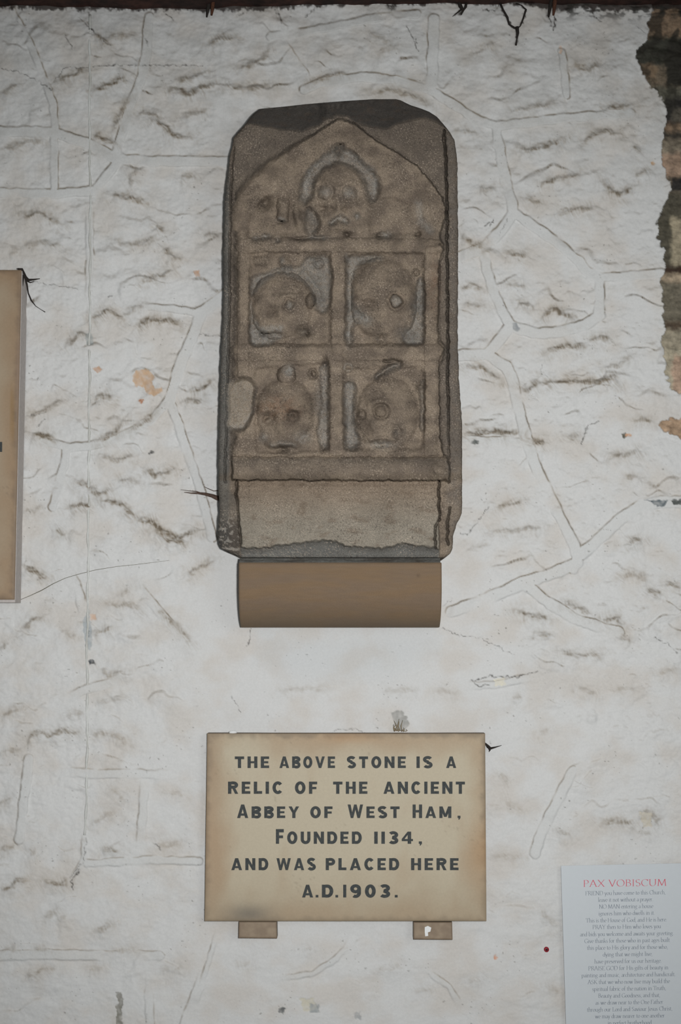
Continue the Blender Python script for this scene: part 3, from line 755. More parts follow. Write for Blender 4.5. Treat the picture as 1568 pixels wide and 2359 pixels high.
    g = ring(721, 861, 9, 3.5, -6); recess_shade = np.maximum(recess_shade, g * .6); bump(721, 861, 5, 5, 3); g = bump(748, 836, 6, 16, -6); recess_shade = np.maximum(recess_shade, g * .7)
    g = bump(738, 930, 12, 40, -2); light = np.maximum(light, g * .4); g = bump(746, 1035, 7, 9, -6); recess_shade = np.maximum(recess_shade, g * .5)
    # lower right head
    r = dome(892, 952, 76, 88, -6, 35, 2.2); heads[4] = r
    dome(884, 1008, 56, 44, -4, 25)
    g = ring(877, 948, 16, 4.5, -7); recess_shade = np.maximum(recess_shade, g * .5); bump(877, 948, 8, 8, 3); g = ring(829, 955, 9, 4, -6); recess_shade = np.maximum(recess_shade, g * .4)
    line([(850,928),(880,924),(904,934)], 7, 3); bump(860, 985, 12, 18, 4)
    g = bump(918, 995, 13, 16, -9); grey = np.maximum(grey, g); g = bump(878, 1025, 26, 9, -10); light = np.maximum(light, g * .85); line([(852,1014),(880,1008),(908,1014)], 5, 3)
    g = bump(806, 960, 8, 60, -2); light = np.maximum(light, g * .6); g = bump(814, 1015, 16, 16, -5); light = np.maximum(light, g * .5)
    g = line([(866,868),(890,850),(918,838)], 6, -6); light = np.maximum(light, g * .4); g = line([(886,832),(922,832)], 4, -6); recess_shade = np.maximum(recess_shade, g * .7)
    g = bump(966, 890, 8, 10, -6); recess_shade = np.maximum(recess_shade, g * .6)
    g = ring(802, 846, 8, 3, -4); light = np.maximum(light, g * .4)
    # sill and base
    sill = [(534,1050),(1030,1050),(1036,1080),(1034,1108),(534,1107)]
    sd = poly_sd(x, y, sill); m = smooth(-2, 3, sd)
    H[:] = H * (1 - m) + (10 + 16 * np.sqrt(np.clip(1 - ((y - 1084) / 32) ** 2, 0, 1))) * m
    for cx, cy in ((1024,1092),(1004,1082)): bump(cx, cy, 12, 14, 6)
    bs = [(546,1108),(1010,1108),(1009,1150),(1012,1290),(555,1292),(553,1230),(546,1160)]
    sd = poly_sd(x, y, bs); m = smooth(-2, 3, sd)
    H[:] = H * (1 - m) + (6 - 3 * np.exp(-((y - 1112) / 8) ** 2) + 0.03 * (y - 1110)) * m
    basem = m
    g = line([(1011,1112),(1011,1200),(1002,1215),(1002,1262)], 2, -9); recess_shade = np.maximum(recess_shade, g * .9)
    g = line([(1036,1170),(1030,1210),(1032,1255)], 2.4, -7); recess_shade = np.maximum(recess_shade, g * .8)
    g = line([(546,1112),(544,1140),(550,1200),(554,1250)], 2.6, -8); recess_shade = np.maximum(recess_shade, g * .6)
    lump = lift([(500,1120),(530,1128),(545,1150),(548,1180),(552,1230),(553,1290),(500,1290)], 2, 5)
    # chipped lower lip
    lip = np.interp(U, [550,610,640,700,740,770,800,880,930,1000,1020], [1262,1262,1256,1250,1244,1246,1258,1263,1252,1262,1266])
    lm = smooth(-3, 4, W - lip - 3 * fbm(U / 14, W / 14, 2, 120)) * basem
    H -= 14 * lm * 0.6; recess_shade = np.maximum(recess_shade, lm * smooth(16, 6, W - lip) * .75)
    # weathering
    H = 13 + (H - 13) * np.where(H > 13, 1.35, 1.5)
    wn = 1.6 * fbm(U / 38, W / 38, 3, 130) + 0.9 * fbm(U / 10, W / 9, 3, 131) + 0.35 * fbm(U / 3.5, W / 3.5, 2, 132)
    H += wn
    D = 0.150 + H / 1000.0
    # sloping weathered top
    ft = np.interp(U, [500,538,568,597,647,694,733,752,776,799,818,850,889,927,982,1021,1060], [330,318,288,291,301,305,293,276,270,270,284,293,301,284,274,292,330])
    up = np.clip(ft - W - 2.0 * fbm(U / 20, W / 20, 2, 133), 0, None)
    topm = smooth(-1, 8, up)
    D -= np.where(up > 0, 0.0014 * up, 0)
    D -= topm * 0.004
    D -= topm * (H - wn) / 1000.0 * 0.9
    # rounded outer edge
    ed = np.minimum(U - Lx[:, None], Rx[:, None] - U); ed = np.minimum(ed, (W - 228) * 0.8 + 3); ed = np.minimum(ed, 1287 - W)
    rr = 13.0
    q = np.clip(1 - ed / rr, 0, 1)
    D -= 0.012 * (1 - np.sqrt(np.clip(1 - q * q, 0, 1)))
    D = np.maximum(D, 0.03)
    # ---- colour
    br = srgb(134, 121, 106); br2 = srgb(108, 97, 86); gy = srgb(104, 101, 96); gl_ = srgb(152, 151, 146); dk = srgb(62, 57, 52)
    n = smooth(-.5, .5, fbm(U / 50, W / 40, 4, 140))[..., None]
    C = br * n + br2 * (1 - n)
    def mixin(col, k):
        nonlocal C
        k = np.clip(k, 0, 1)[..., None]; C = C * (1 - k) + col * k
    n3 = np.clip(0.6 + 0.8 * fbm(U / 16, W / 16, 3, 141), 0, 1)
    mixin(gy, grey * 0.6 * n3)
    inside = smooth(-2, 4, poly_sd(x, y, field))
    mixin(srgb(94, 87, 80), (1 - inside) * 0.65 * smooth(1110, 1040, W))
    mixin(srgb(108, 103, 97), (1 - inside) * 0.5 * smooth(1020, 1036, U) * n3)
    mixin(srgb(98, 100, 98), (1 - inside) * smooth(534, 522, U) * smooth(330, 420, W) * .6)
    # pale base panel, greyer towards the bottom
    pale = srgb(130, 116, 101); pale2 = srgb(140, 133, 121)
    k = smooth(1112, 1230, W)[..., None]
    bc = pale * (1 - k) + pale2 * k
    strk = (1 + 0.10 * fbm(U / 60, W / 4.5, 3, 142))[..., None]
    C = C * (1 - basem[..., None]) + bc * strk * basem[..., None]
    mixin(srgb(110, 96, 82), basem * smooth(0.1, .6, fbm(U / 40, W / 22, 4, 143)) * .5)
    mixin(srgb(92, 82, 70), smooth(1085, 1100, W) * smooth(1110, 1104, W) * .5 * (1 - lump))
    n4 = fbm(U / 9, W / 9, 4, 144)
    lc = srgb(62, 60, 58) + (srgb(138, 134, 127) - srgb(62, 60, 58)) * smooth(.12, .3, n4)[..., None]
    C = C * (1 - 0.75 * (lump * smooth(1170, 1215, W))[..., None]) + lc * 0.75 * (lump * smooth(1170, 1215, W))[..., None]
    mixin(srgb(96, 92, 86), lump * smooth(1215, 1170, W) * .6)
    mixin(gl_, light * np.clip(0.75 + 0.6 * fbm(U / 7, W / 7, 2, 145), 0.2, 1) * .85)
    mixin(srgb(150, 136, 116), smooth(-4, 4, poly_sd(x, y, [(526,885),(560,868),(588,880),(578,950),(556,975),(524,985)])) * .35)
    mixin(srgb(132, 92, 64), (bump(640, 940, 44, 26, 0) * .45 + bump(1000, 660, 14, 60, 0) * .25) * n3)
    mixin(srgb(100, 100, 97), lm * .9)
    mixin(dk, recess_shade * .45)  # shade of the holes, grooves and lip painted into the stone colour
    mixin(srgb(84, 80, 76), topm * .95)
    mixin(srgb(96, 84, 74), topm * smooth(0, .6, fbm(U / 30, W / 14, 3, 146)) * .4)
    sp = smooth(.35, .6, fbm(U / 3.2, W / 3.2, 2, 147)) * smooth(-.5, .4, fbm(U / 60, W / 60, 3, 148)) * (1 - topm)
    mixin(srgb(178, 164, 148), sp * .6)
    sp = smooth(.35, .6, fbm(U / 4.0, W / 3.6, 2, 149)) * smooth(-.3, .5, fbm(U / 70, W / 70, 3, 150))
    mixin(srgb(56, 51, 47), sp * .6)
    big = fbm(U / 120, W / 90, 3, 151)
    C *= (1 + 0.16 * big + 0.11 * fbm(U / 18, W / 14, 6, 152, .8))[..., None]
    P = unproj(U, W, D); N = grid_normals(P)
    nr, nc = U.shape
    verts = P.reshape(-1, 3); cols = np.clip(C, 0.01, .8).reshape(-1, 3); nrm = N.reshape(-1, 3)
    F4 = grid_faces(nr, nc)
    # which part each little face belongs to
    fx = (U[:-1, :-1] + U[1:, 1:]).ravel() / 2; fy = (W[:-1, :-1] + W[1:, 1:]).ravel() / 2
    lab = np.zeros(len(F4), int)
    fl = lambda a: a[:-1, :-1].ravel()
    sdf = fl(poly_sd(x, y, field))
    lab[(sdf > 0) & (fy < 548)] = 1                     # hood
    lab[(sdf > 0) & (fy >= 548)] = 2                    # tracery
    lab[(fl(poly_sd(x, y, sill)) > 0)] = 3
    lab[(fl(poly_sd(x, y, bs)) > 0)] = 4
    for k, r in heads.items():
        lab[fl(r) < 1.0] = 10 + k
    for k, (cx, cy, rx, ry) in enumerate(((781,500,44,42), None, None, (652,1010,48,40), (882,1010,52,38)) if False else ()):
        pass
    root = empty('stone_relic', V(784, 1285, 0.08))
    tag(root, 'weathered brown carved stone relic with five skull faces, standing on the corbel', 'stone carving')
    names = {0: 'slab', 1: 'hood_mould', 2: 'tracery', 3: 'sill', 4: 'base_panel', 10: 'skull', 11: 'skull', 12: 'skull', 13: 'skull', 14: 'skull'}
    plab = {10: 'skull face with round raised eyes under the pointed arch', 11: 'domed skull face in upper left panel', 12: 'domed skull face with one bulging eye in upper right panel',
            13: 'skull face with two hollow eyes in lower left panel', 14: 'skull face with ringed eye in lower right panel', 4: 'pale plain sloping panel at the foot'}
    idx = np.arange(nr * nc).reshape(nr, nc)
    ring_ = np.concatenate([idx[0, :-1], idx[:-1, -1], idx[-1, :0:-1], idx[:0:-1, 0]])
    for L in sorted(names):
        f = F4[lab == L]
        used = np.unique(f); remap = np.full(len(verts), -1); remap[used] = np.arange(len(used))
        vv, cc, nn, ff = verts[used], cols[used], nrm[used], remap[f]
        if L == 0:
            rv = verts[ring_]; rc = cols[ring_] * 0.9
            steps = 5; n0 = len(vv); k = len(ring_)
            rows = []
            for q in range(steps + 1):
                r_ = rv.copy(); r_[:, 1] = rv[:, 1] * (1 - q / steps) + 0.012 * (q / steps); rows.append(r_)
            ctr = rv.mean(0)
            nd = rv - ctr; nd[:, 1] = 0
            tang = np.roll(rv, -3, 0) - np.roll(rv, 3, 0); nd2 = np.cross(tang, np.array([0, 1.0, 0])); nd2[:, 1] = 0
            sgn = np.sign((nd2 * nd).sum(1, keepdims=True)); nd2 = nd2 * sgn; nd2 /= np.linalg.norm(nd2, axis=1, keepdims=True) + 1e-9
            vv = np.concatenate([vv] + rows); cc = np.concatenate([cc] + [rc] * (steps + 1)); nn = np.concatenate([nn] + [nd2] * (steps + 1))
            a = np.arange(k); b = (a + 1) % k
            for q in range(steps):
                ff = np.concatenate([ff, np.stack([n0 + q * k + a, n0 + q * k + b, n0 + (q + 1) * k + b, n0 + (q + 1) * k + a], 1)])
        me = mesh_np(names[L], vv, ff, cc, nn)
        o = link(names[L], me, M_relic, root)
        if L in plab: o['label'] = plab[L]
build_relic()

# ------------------------------------------------------------------ corbel that carries the relic
def build_corbel():
    ys = np.linspace(1296, 1445, 60)
    t = (ys - 1296) / 149.0
    dep = 0.030 + 0.118 * np.sqrt(np.clip(1 - np.clip((t - .30) / .74, 0, 1) ** 2.1, 0, 1))
    dep[0] -= 0.004; dep[1] -= 0.001
    xl = np.interp(1.0, [0, 1], [0, 1])
    rows = []
    ncol = 120
    world = []
    XL = V(549.5, 1296, 0.148).x; XR = V(1017, 1296, 0.148).x
    s = np.concatenate([[0, .002, .006], np.linspace(.012, .988, ncol), [.994, .998, 1]])
    for yv, d in zip(ys, dep):
        base = unproj(784, yv, d)
        xx = XL + (XR - XL) * s
        e = np.minimum(s, 1 - s) * 466; dd = d - 0.004 * np.clip(1 - e / 4, 0, 1) ** 2
        r = np.stack([xx, -dd, np.full_like(xx, base[2])], 1)
        world.append(r)
    P = np.array(world)
    U = np.repeat((s * 466 + 550)[None, :], len(ys), 0); W = np.repeat(ys[:, None], len(s), 1)
    n = smooth(-.5, .6, fbm(U / 150, W / 26, 4, 201))[..., None]
    C = srgb(122, 102, 80) * n + srgb(118, 101, 84) * (1 - n)
    C = C * (1 + 0.06 * fbm(U / 40, W / 5, 3, 202))[..., None]
    k = smooth(.62, 1, (W - 1296) / 149 + .1 * fbm(U / 80, W / 30, 2, 203))[..., None]
    C = C * (1 - .35 * k) + srgb(116, 106, 92) * .35 * k
    g = np.exp(-(((U - 962) / 4) ** 2 + ((W - 1326) / 4) ** 2))[..., None] * .5
    C = C * (1 - g) + srgb(84, 68, 54) * g
    nr, nc = U.shape
    verts = P.reshape(-1, 3); cols = C.reshape(-1, 3)
    idx = np.arange(nr * nc).reshape(nr, nc)
    ring_ = np.concatenate([idx[0, :-1], idx[:-1, -1], idx[-1, :0:-1], idx[:0:-1, 0]])
    rv = verts[ring_]; bk = rv.copy(); bk[:, 1] = 0.012
    n0 = len(verts); k = len(ring_); a = np.arange(k); b = (a + 1) % k
    faces = np.concatenate([grid_faces(nr, nc), np.stack([n0 + a, n0 + b, n0 + k + b, n0 + k + a], 1)])
    me = mesh_np('corbel', np.concatenate([verts, rv, bk]), faces, np.concatenate([cols, cols[ring_] * .95, cols[ring_] * .95]))
    o = link('corbel', me, M_corbel)
    tag(o, 'smooth brown sandstone corbel, rounded below, under the carved relic', 'corbel')
    # mortar bed and packing between corbel and relic
    def bed(u, w, s_, t_):
        return np.zeros(u.shape + (3,)) + srgb(96, 97, 94)
    U2 = np.linspace(551, 1014, 110)
    bm = bmesh.new(); rows = []
    for u in U2:
        wob = 2.0 * float(fbm(np.array([u / 40.]), np.array([3.3]), 3, 210)[0])
        x = V(u, 1290, 0.14).x
        zt = V(u, 1286, 0.128).z; zb = V(u, 1296.5, 0.146).z; zm = V(u, 1290.5 + wob, 0.136).z
        prof = ((0.01, zt), (-0.128, zt), (-0.130, (zt + zm) / 2), (-0.134, zm), (-0.137 - .0008 * wob, zm - .002), (-0.142, zb), (0.01, zb))
        rows.append([bm.verts.new((x, y_, z_)) for y_, z_ in prof])
    for a_, b_ in zip(rows[:-1], rows[1:]):
        for q in range(len(a_)):
            bm.faces.new((a_[q], a_[(q + 1) % len(a_)], b_[(q + 1) % len(a_)], b_[q]))
    bm.faces.new(rows[0][::-1]); bm.faces.new(rows[-1])
    bmesh.ops.recalc_face_normals(bm, faces=bm.faces[:])
    me = bpy.data.meshes.new('mortar_bed'); bm.to_mesh(me); bm.free()
    m = link('mortar_bed', me, M_mortar, o, False)
    m['label'] = 'dark grey mortar joint on top of the corbel'
build_corbel()

# ------------------------------------------------------------------ block lettering of the tablet
def arc(cx, cy, rx, ry, a0, a1, n=10):
    return [(cx + rx * math.cos(math.radians(a0 + (a1 - a0) * k / n)), cy + ry * math.sin(math.radians(a0 + (a1 - a0) * k / n))) for k in range(n + 1)]

T = 0.25; h2 = T / 2
def box(x0, y0, x1, y1): return ('p', [(x0, y0), (x1, y0), (x1, y1), (x0, y1)])
BLOCK = {
 'I': (T, [box(0,0,T,1)]), '1': (T, [box(0,0,T,1)]),
 'T': (.72, [box(0,1-T*.95,.72,1), box(.36-h2,0,.36+h2,1-T*.95)]),
 'H': (.76, [box(0,0,T,1), box(.76-T,0,.76,1), box(T,.41,.76-T,.59)]),
 'E': (.64, [box(0,0,T,1), box(T,1-T*.88,.64,1), box(T,.41,.58,.59), box(T,0,.64,T*.88)]),
 'F': (.62, [box(0,0,T,1), box(T,1-T*.9,.62,1), box(T,.38,.56,.57)]),
 'L': (.62, [box(0,0,T,1), box(T,0,.62,T*.9)]),
 'A': (.86, [('p',[(0,0),(.24,0),(.53,1),(.31,1)]), ('p',[(.62,0),(.86,0),(.55,1),(.33,1)]), box(.2,.17,.66,.34)]),
 'V': (.84, [('p',[(0,1),(.24,1),(.53,0),(.31,0)]), ('p',[(.60,1),(.84,1),(.53,0),(.31,0)])]),
 'W': (1.2, [('p',[(0,1),(.23,1),(.44,0),(.24,0)]), ('p',[(.50,1),(.70,1),(.44,0),(.24,0)]), ('p',[(.50,1),(.70,1),(.96,0),(.76,0)]), ('p',[(.97,1),(1.2,1),(.96,0),(.76,0)])]),
 'M': (.96, [box(0,0,T,1), box(.96-T,0,.96,1), ('p',[(0,1),(.26,1),(.58,.1),(.38,.1)]), ('p',[(.70,1),(.96,1),(.58,.1),(.38,.1)])]),
 'N': (.80, [box(0,0,T,1), box(.80-T,0,.80,1), ('p',[(0,1),(.24,1),(.80,0),(.56,0)])]),
 'Y': (.82, [('p',[(0,1),(.25,1),(.52,.42),(.30,.42)]), ('p',[(.57,1),(.82,1),(.52,.42),(.30,.42)]), box(.41-h2,0,.41+h2,.46)]),
 'B': (.72, [box(0,0,T,1), ('s',[(T,1-h2*.85)]+arc(.40,.75,.21,.25-h2*.85,90,-90)+[(T,.5)]), ('s',[(T,.5)]+arc(.41,.27,.205,.25-h2*.5,90,-90)+[(T,h2*.85)])]),
 'R': (.76, [box(0,0,T,1), ('s',[(T,1-h2*.85)]+arc(.40,.72,.23,.28-h2*.85,90,-90)+[(T,.44+h2*.85)]), ('p',[(.32,.46),(.54,.46),(.76,0),(.52,0)])]),
 'P': (.72, [box(0,0,T,1), ('s',[(T,1-h2*.85)]+arc(.39,.70,.22,.30-h2*.85,90,-90)+[(T,.40+h2*.85)])]),
 'D': (.76, [box(0,0,T,1), ('s',[(T,1-h2*.9)]+arc(.38,.5,.27,.5-h2*.9,90,-90,14)+[(T,h2*.9)])]),
 'O': (.80, [('s',arc(.40,.5,.40-h2,.5-h2*.8,0,360,26))]), '0': (.72, [('s',arc(.36,.5,.36-h2,.5-h2*.8,0,360,26))]),
 'C': (.76, [('s',arc(.40,.5,.40-h2,.5-h2*.8,40,320,20))]),
 'S': (.70, [('s',arc(.35,.735,.245,.265-h2*.7,25,265,14)+arc(.35,.27,.245,.265-h2*.7,85,-155,14))]),
 'U': (.76, [('s',[(h2,1)]+arc(.38,.36,.38-h2,.36-h2*.8,180,360,14)+[(.76-h2,1)])]),
 '3': (.68, [('s',arc(.33,.735,.235,.265-h2*.7,150,-80,14)+arc(.33,.27,.245,.265-h2*.7,85,-150,14))]),
 '4': (.80, [box(.42,0,.42+T,1), box(0,.22,.80,.40), ('p',[(0,.40),(.20,.40),(.60,1),(.42,1)])]),
 '9': (.72, [('s',arc(.36,.68,.36-h2,.32-h2*.7,0,360,20)), ('s',[(.72-h2,.66)]+arc(.36,.36,.36-h2,.36-h2*.7,0,-125,12))]),
 '.': (.17, [box(0,0,.17,.20)]), ',': (.17, [box(0,0,.17,.20), ('p',[(.05,-.14),(.10,-.14),(.17,.02),(.06,.02)])]),
}

def stroke_quads(pts, width):
    """outline pieces (convex quads) of a mitred stroke; width is a number or a function of the direction"""
    out = []
    closed = math.hypot(pts[0][0] - pts[-1][0], pts[0][1] - pts[-1][1]) < 1e-6
    n = len(pts); L = []; R = []
    for k in range(n):
        if closed:
            a = pts[k - 1] if k > 0 else pts[-2]; b = pts[k + 1] if k < n - 1 else pts[1]
        else:
            a = pts[max(k - 1, 0)]; b = pts[min(k + 1, n - 1)]
        dx, dy = b[0] - a[0], b[1] - a[1]; q = math.hypot(dx, dy) or 1
        dx /= q; dy /= q
        w = width(dx, dy) if callable(width) else width
        L.append((pts[k][0] - dy * w / 2, pts[k][1] + dx * w / 2)); R.append((pts[k][0] + dy * w / 2, pts[k][1] - dx * w / 2))
    for k in range(n - 1):
        out.append([R[k], R[k + 1], L[k + 1], L[k]])
    return out

def letters_mesh(name, polys, depth, thick, material, parent):
    """flat letters of a little thickness; polys are convex polygons in pixels of the plane at `depth`"""
    bm = bmesh.new()
    for ip, p in enumerate(polys):
        lift_ = thick + (ip % 11) * thick * 0.05
        ar = sum(p[k][0] * p[(k + 1) % len(p)][1] - p[(k + 1) % len(p)][0] * p[k][1] for k in range(len(p)))
        if ar > 0: p = p[::-1]
        top = [bm.verts.new(V(a, b, depth + lift_)) for a, b in p]
        bot = [bm.verts.new(V(a, b, depth - .0003)) for a, b in p]
        try:
            bm.faces.new(top)
            for k in range(len(p)):
                bm.faces.new((top[k], bot[k], bot[(k + 1) % len(p)], top[(k + 1) % len(p)]))
        except ValueError:
            pass
    bmesh.ops.recalc_face_normals(bm, faces=bm.faces[:])
    me = bpy.data.meshes.new(name); bm.to_mesh(me); bm.free()
    return link(name, me, material, parent, False)

def block_word(word, x0, x1, ytop, ybase, first_tall=0.0, gap=0.26):
    w = sum(BLOCK[c][0] for c in word) + gap * (len(word) - 1)
    hh = ybase - ytop
    sx = (x1 - x0) / w
    out = []; x = x0
    for k, c in enumerate(word):
        adv, prims = BLOCK[c]
        hk = hh + (first_tall if k == 0 else 0)
        for kind, pts in prims:
            ps = [pts] if kind == 'p' else stroke_quads(pts, T)
            for p in ps:
                out.append([(x + a * sx, ybase - b * hk) for a, b in p])
        x += (adv + gap) * sx
    return out

ZX = lambda X: 450 + X / 2.24
ZY = lambda Y: 1660 + Y / 2.24
TABLET_LINES = [
 (185,245,0,[('THE',203,380),('ABOVE',433,720),('STONE',782,1085),('IS',1140,1222),('A',1293,1345)]),
 (315,378,0,[('RELIC',168,450),('OF',513,628),('THE',710,887),('ANCIENT',970,1390)]),
 (443,503,10,[('ABBEY',215,535),('OF',592,707,0),('WEST',785,1053),('HAM',1120,1320),(',',1352,1367,0)]),
 (573,636,13,[('FOUNDED',415,857),('1134',922,1122,0),(',',1152,1168,0)]),
 (710,772,0,[('AND',185,375),('WAS',418,620),('PLACED',672,1050),('HERE',1112,1357)]),
 (847,913,0,[('A',550,607),('.',620,634),('D',652,710),('.',722,736),('1',762,778),('903',798,1003),('.',1028,1043)]),
]

def stain(U, W, Sg, Tg, base, warm_, grey_, seed, px_w, px_h):
    e = np.minimum(np.minimum(Sg, 1 - Sg) * px_w, np.minimum(Tg, 1 - Tg) * px_h)
    C = np.zeros(U.shape + (3,)) + srgb(*base)
    n = fbm(U / 130, W / 160, 4, seed)
    k = (smooth(70, 0, e + 40 * n) * .65)[..., None]; C = C * (1 - k) + srgb(*warm_) * k
    k = (smooth(16, 0, e + 8 * fbm(U / 24, W / 24, 3, seed + 1)) * .6)[..., None]; C = C * (1 - k) + srgb(*grey_) * k
    k = (smooth(0.0, .9, fbm(U / 70, W / 140, 3, seed + 2)) * .30)[..., None]; C = C * (1 - k) + srgb(*warm_) * k
    k = (smooth(.7, .85, fbm(U / 7, W / 7, 2, seed + 3) * (0.6 + fbm(U / 90, W / 90, 2, seed + 4))) * .25)[..., None]; C = C * (1 - k) + srgb(*grey_) * k
    return C

def build_tablet():
    root = empty('inscribed_tablet', V(795, 2122, 0.02))
    tag(root, 'cream stone tablet with black block capitals, below the carved relic', 'inscribed tablet')
    def colf(U, W, Sg, Tg):
        C = stain(U, W, Sg, Tg, (182, 172, 150), (162, 138, 110), (112, 102, 88), 300, 645, 433)
        k = (smooth(1960, 2120, W + 40 * fbm(U / 90, W / 90, 3, 310)) * .45)[..., None]; C = C * (1 - k) + srgb(158, 142, 118) * k
        for cx, cy, rx, ry, q, col in ((572,2105,50,20,.7,(104,100,92)), (1110,1960,30,70,.5,(168,132,92)), (800,1700,70,14,.4,(170,130,88)), (490,1750,18,90,.4,(150,128,104)), (492,1940,40,110,.35,(164,134,104))):
            g = (np.exp(-(((U - cx) / rx) ** 2 + ((W - cy) / ry) ** 2)) * q)[..., None]; C = C * (1 - g) + srgb(*col) * g
        return C
    me = slab_mesh('slab', [(477,1689.5),(1117,1689.5),(1120,2122),(471,2122)], 0.034, colf, 4, 2.2, skirt_col=srgb(92, 76, 62))
    link('slab', me, M_plaque, root)
    for y0, y1, tall, words in TABLET_LINES:
        for wd in words:
            t = wd[3] if len(wd) > 3 else (tall if len(wd[0]) > 1 else 0)
            polys = block_word(wd[0], ZX(wd[1]), ZX(wd[2]), ZY(y0), ZY(y1), t / 2.24)
            letters_mesh('lettering', polys, 0.034, 0.0007, M_letter, root)
    # brackets
    def br_col(U, W, Sg, Tg):
        n = smooth(-.4, .6, fbm(U / 30, W / 26, 3, 320))[..., None]
        C = srgb(150, 134, 114) * n + srgb(134, 118, 100) * (1 - n)
        e = np.minimum(np.minimum(Sg, 1 - Sg) * 88, np.minimum(Tg, 1 - Tg) * 38)
        k = (smooth(4, 0, e) * .5)[..., None]
        return C * (1 - k) + srgb(96, 80, 66) * k
    b1 = link('stone_bracket', slab_mesh('stone_bracket', [(550,2123.5),(637,2123.5),(638,2162),(549,2161)], 0.040, br_col, 3, 2.0, skirt_col=srgb(116, 104, 90)), M_plaque)
    tag(b1, 'plain brown stone bracket under the left half of the inscribed tablet', 'bracket', 'brackets under the inscribed tablet')
    b2 = link('stone_bracket', slab_mesh('stone_bracket', [(952,2124.5),(1041,2124.5),(1042,2165),(952,2164)], 0.040, br_col, 3, 2.0, skirt_col=srgb(116, 104, 90)), M_plaque)
    tag(b2, 'brown stone bracket with a chip of white paint, under the inscribed tablet', 'bracket', 'brackets under the inscribed tablet')
    pts = [(978,2136),(985,2133),(993,2137),(991,2146),(985,2148),(986,2156),(979,2157)]
    o = letters_mesh('paint_chip', [pts[:3] + [pts[3], pts[4]] + [(978,2148)], [(978,2147),(985,2147),(986,2156),(979,2157)]], 0.040, 0.0006, M_putty, b2)
build_tablet()

# white putty lump and straw on the tablet's top edge
def lump(name, c, r, material, squash=(1, 1, 1), seed=1, sub=2):
    bm = bmesh.new(); bmesh.ops.create_icosphere(bm, subdivisions=sub, radius=1)
    rnd = random.Random(seed)
    for v_ in bm.verts:
        q = 1 + rnd.uniform(-.18, .18)
        v_.co = Vector((v_.co.x * r * squash[0] * q, v_.co.y * r * squash[1] * q, v_.co.z * r * squash[2] * q)) + c
    me = bpy.data.meshes.new(name); bm.to_mesh(me); bm.free()
    return link(name, me, material)
p = lump('putty_lump', V(536, 1687, 0.030), 0.006, M_putty, (1.5, .8, .6), 4)
tag(p, 'small white lump of putty stuck on the top edge of the inscribed tablet', 'putty')

# ------------------------------------------------------------------ the tablet cut off by the left edge
def build_side_tablet():
    root = empty('side_tablet', V(-190, 1383, 0.02))
    tag(root, 'tall brown stone tablet with a pale grey edge, partly out of frame', 'stone tablet')
    def colf(U, W, Sg, Tg):
        C = stain(U, W, Sg, Tg, (164, 148, 126), (150, 124, 96), (108, 94, 80), 400, 430, 760)
        g = (np.exp(-(((U - 28) / 4) ** 2) - ((W - 955) / 62) ** 4) * .55)[..., None]; C = C * (1 - g) + srgb(136, 104, 52) * g
        g = (np.exp(-(((U - 44) / 9) ** 2) - ((W - 860) / 90) ** 2) * .5)[..., None]; C = C * (1 - g) + srgb(146, 124, 108) * g
        g = (np.exp(-(((U - 30) / 20) ** 2) - ((W - 640) / 30) ** 2) * .35)[..., None]; C = C * (1 - g) + srgb(140, 112, 84) * g
        return C
    c = [(-380,621.5),(49.5,622),(33.5,1381.5),(-415,1381.5)]
    me = slab_mesh('slab', c, 0.062, colf, 5, 2.4, back=0.050, skirt_col=srgb(120, 100, 84))
    link('slab', me, M_plaque, root)
    # pale painted plaster bedding behind the stone shows as the grey edge
    def pf(U, W, Sg, Tg): return np.zeros(U.shape + (3,)) + srgb(176, 172, 168)
    a, b = unproj(49.5, 622, 0.062), unproj(33.5, 1381.5, 0.062)
    a2, b2 = unproj(-380, 621.5, .062), unproj(-415, 1381.5, .062)
    bm = bmesh.new()
    bt = unproj(-300, 1388, 0.058)
    pts = [(a2[0], a2[2] - .001), (a[0] + .0008, a[2] - .001), (b[0] + .0008, b[2] - .006), (b2[0], b2[2] - .006)]
    f = [bm.verts.new((x_, -0.0585, z_)) for x_, z_ in pts]; k_ = [bm.verts.new((x_, -0.003, z_)) for x_, z_ in pts]
    bm.faces.new(f)
    for q in range(4): bm.faces.new((f[q], f[(q + 1) % 4], k_[(q + 1) % 4], k_[q]))
    bmesh.ops.recalc_face_normals(bm, faces=bm.faces[:])
    me = bpy.data.meshes.new('plaster_bedding'); bm.to_mesh(me); bm.free()
    o = link('plaster_bedding', me, mat('grey_plaster', tuple(srgb(186, 180, 176)), .85, .08, 120, .3, 200), root, False)
    o['label'] = 'pale grey painted edge'
    o = letters_mesh('inscription_letter', [[(-22,1018),(5,1018),(5,1041),(-22,1041)]], 0.062, 0.0007, M_letter, root)
    o['label'] = 'black end of a letter'
build_side_tablet()

# ------------------------------------------------------------------ the paper notice
def nib(wt, ang=18):
    a = math.radians(ang); cx, cy = math.cos(a), math.sin(a)
    return lambda dx, dy: wt * max(abs(dx * cy - dy * cx), 0.30)

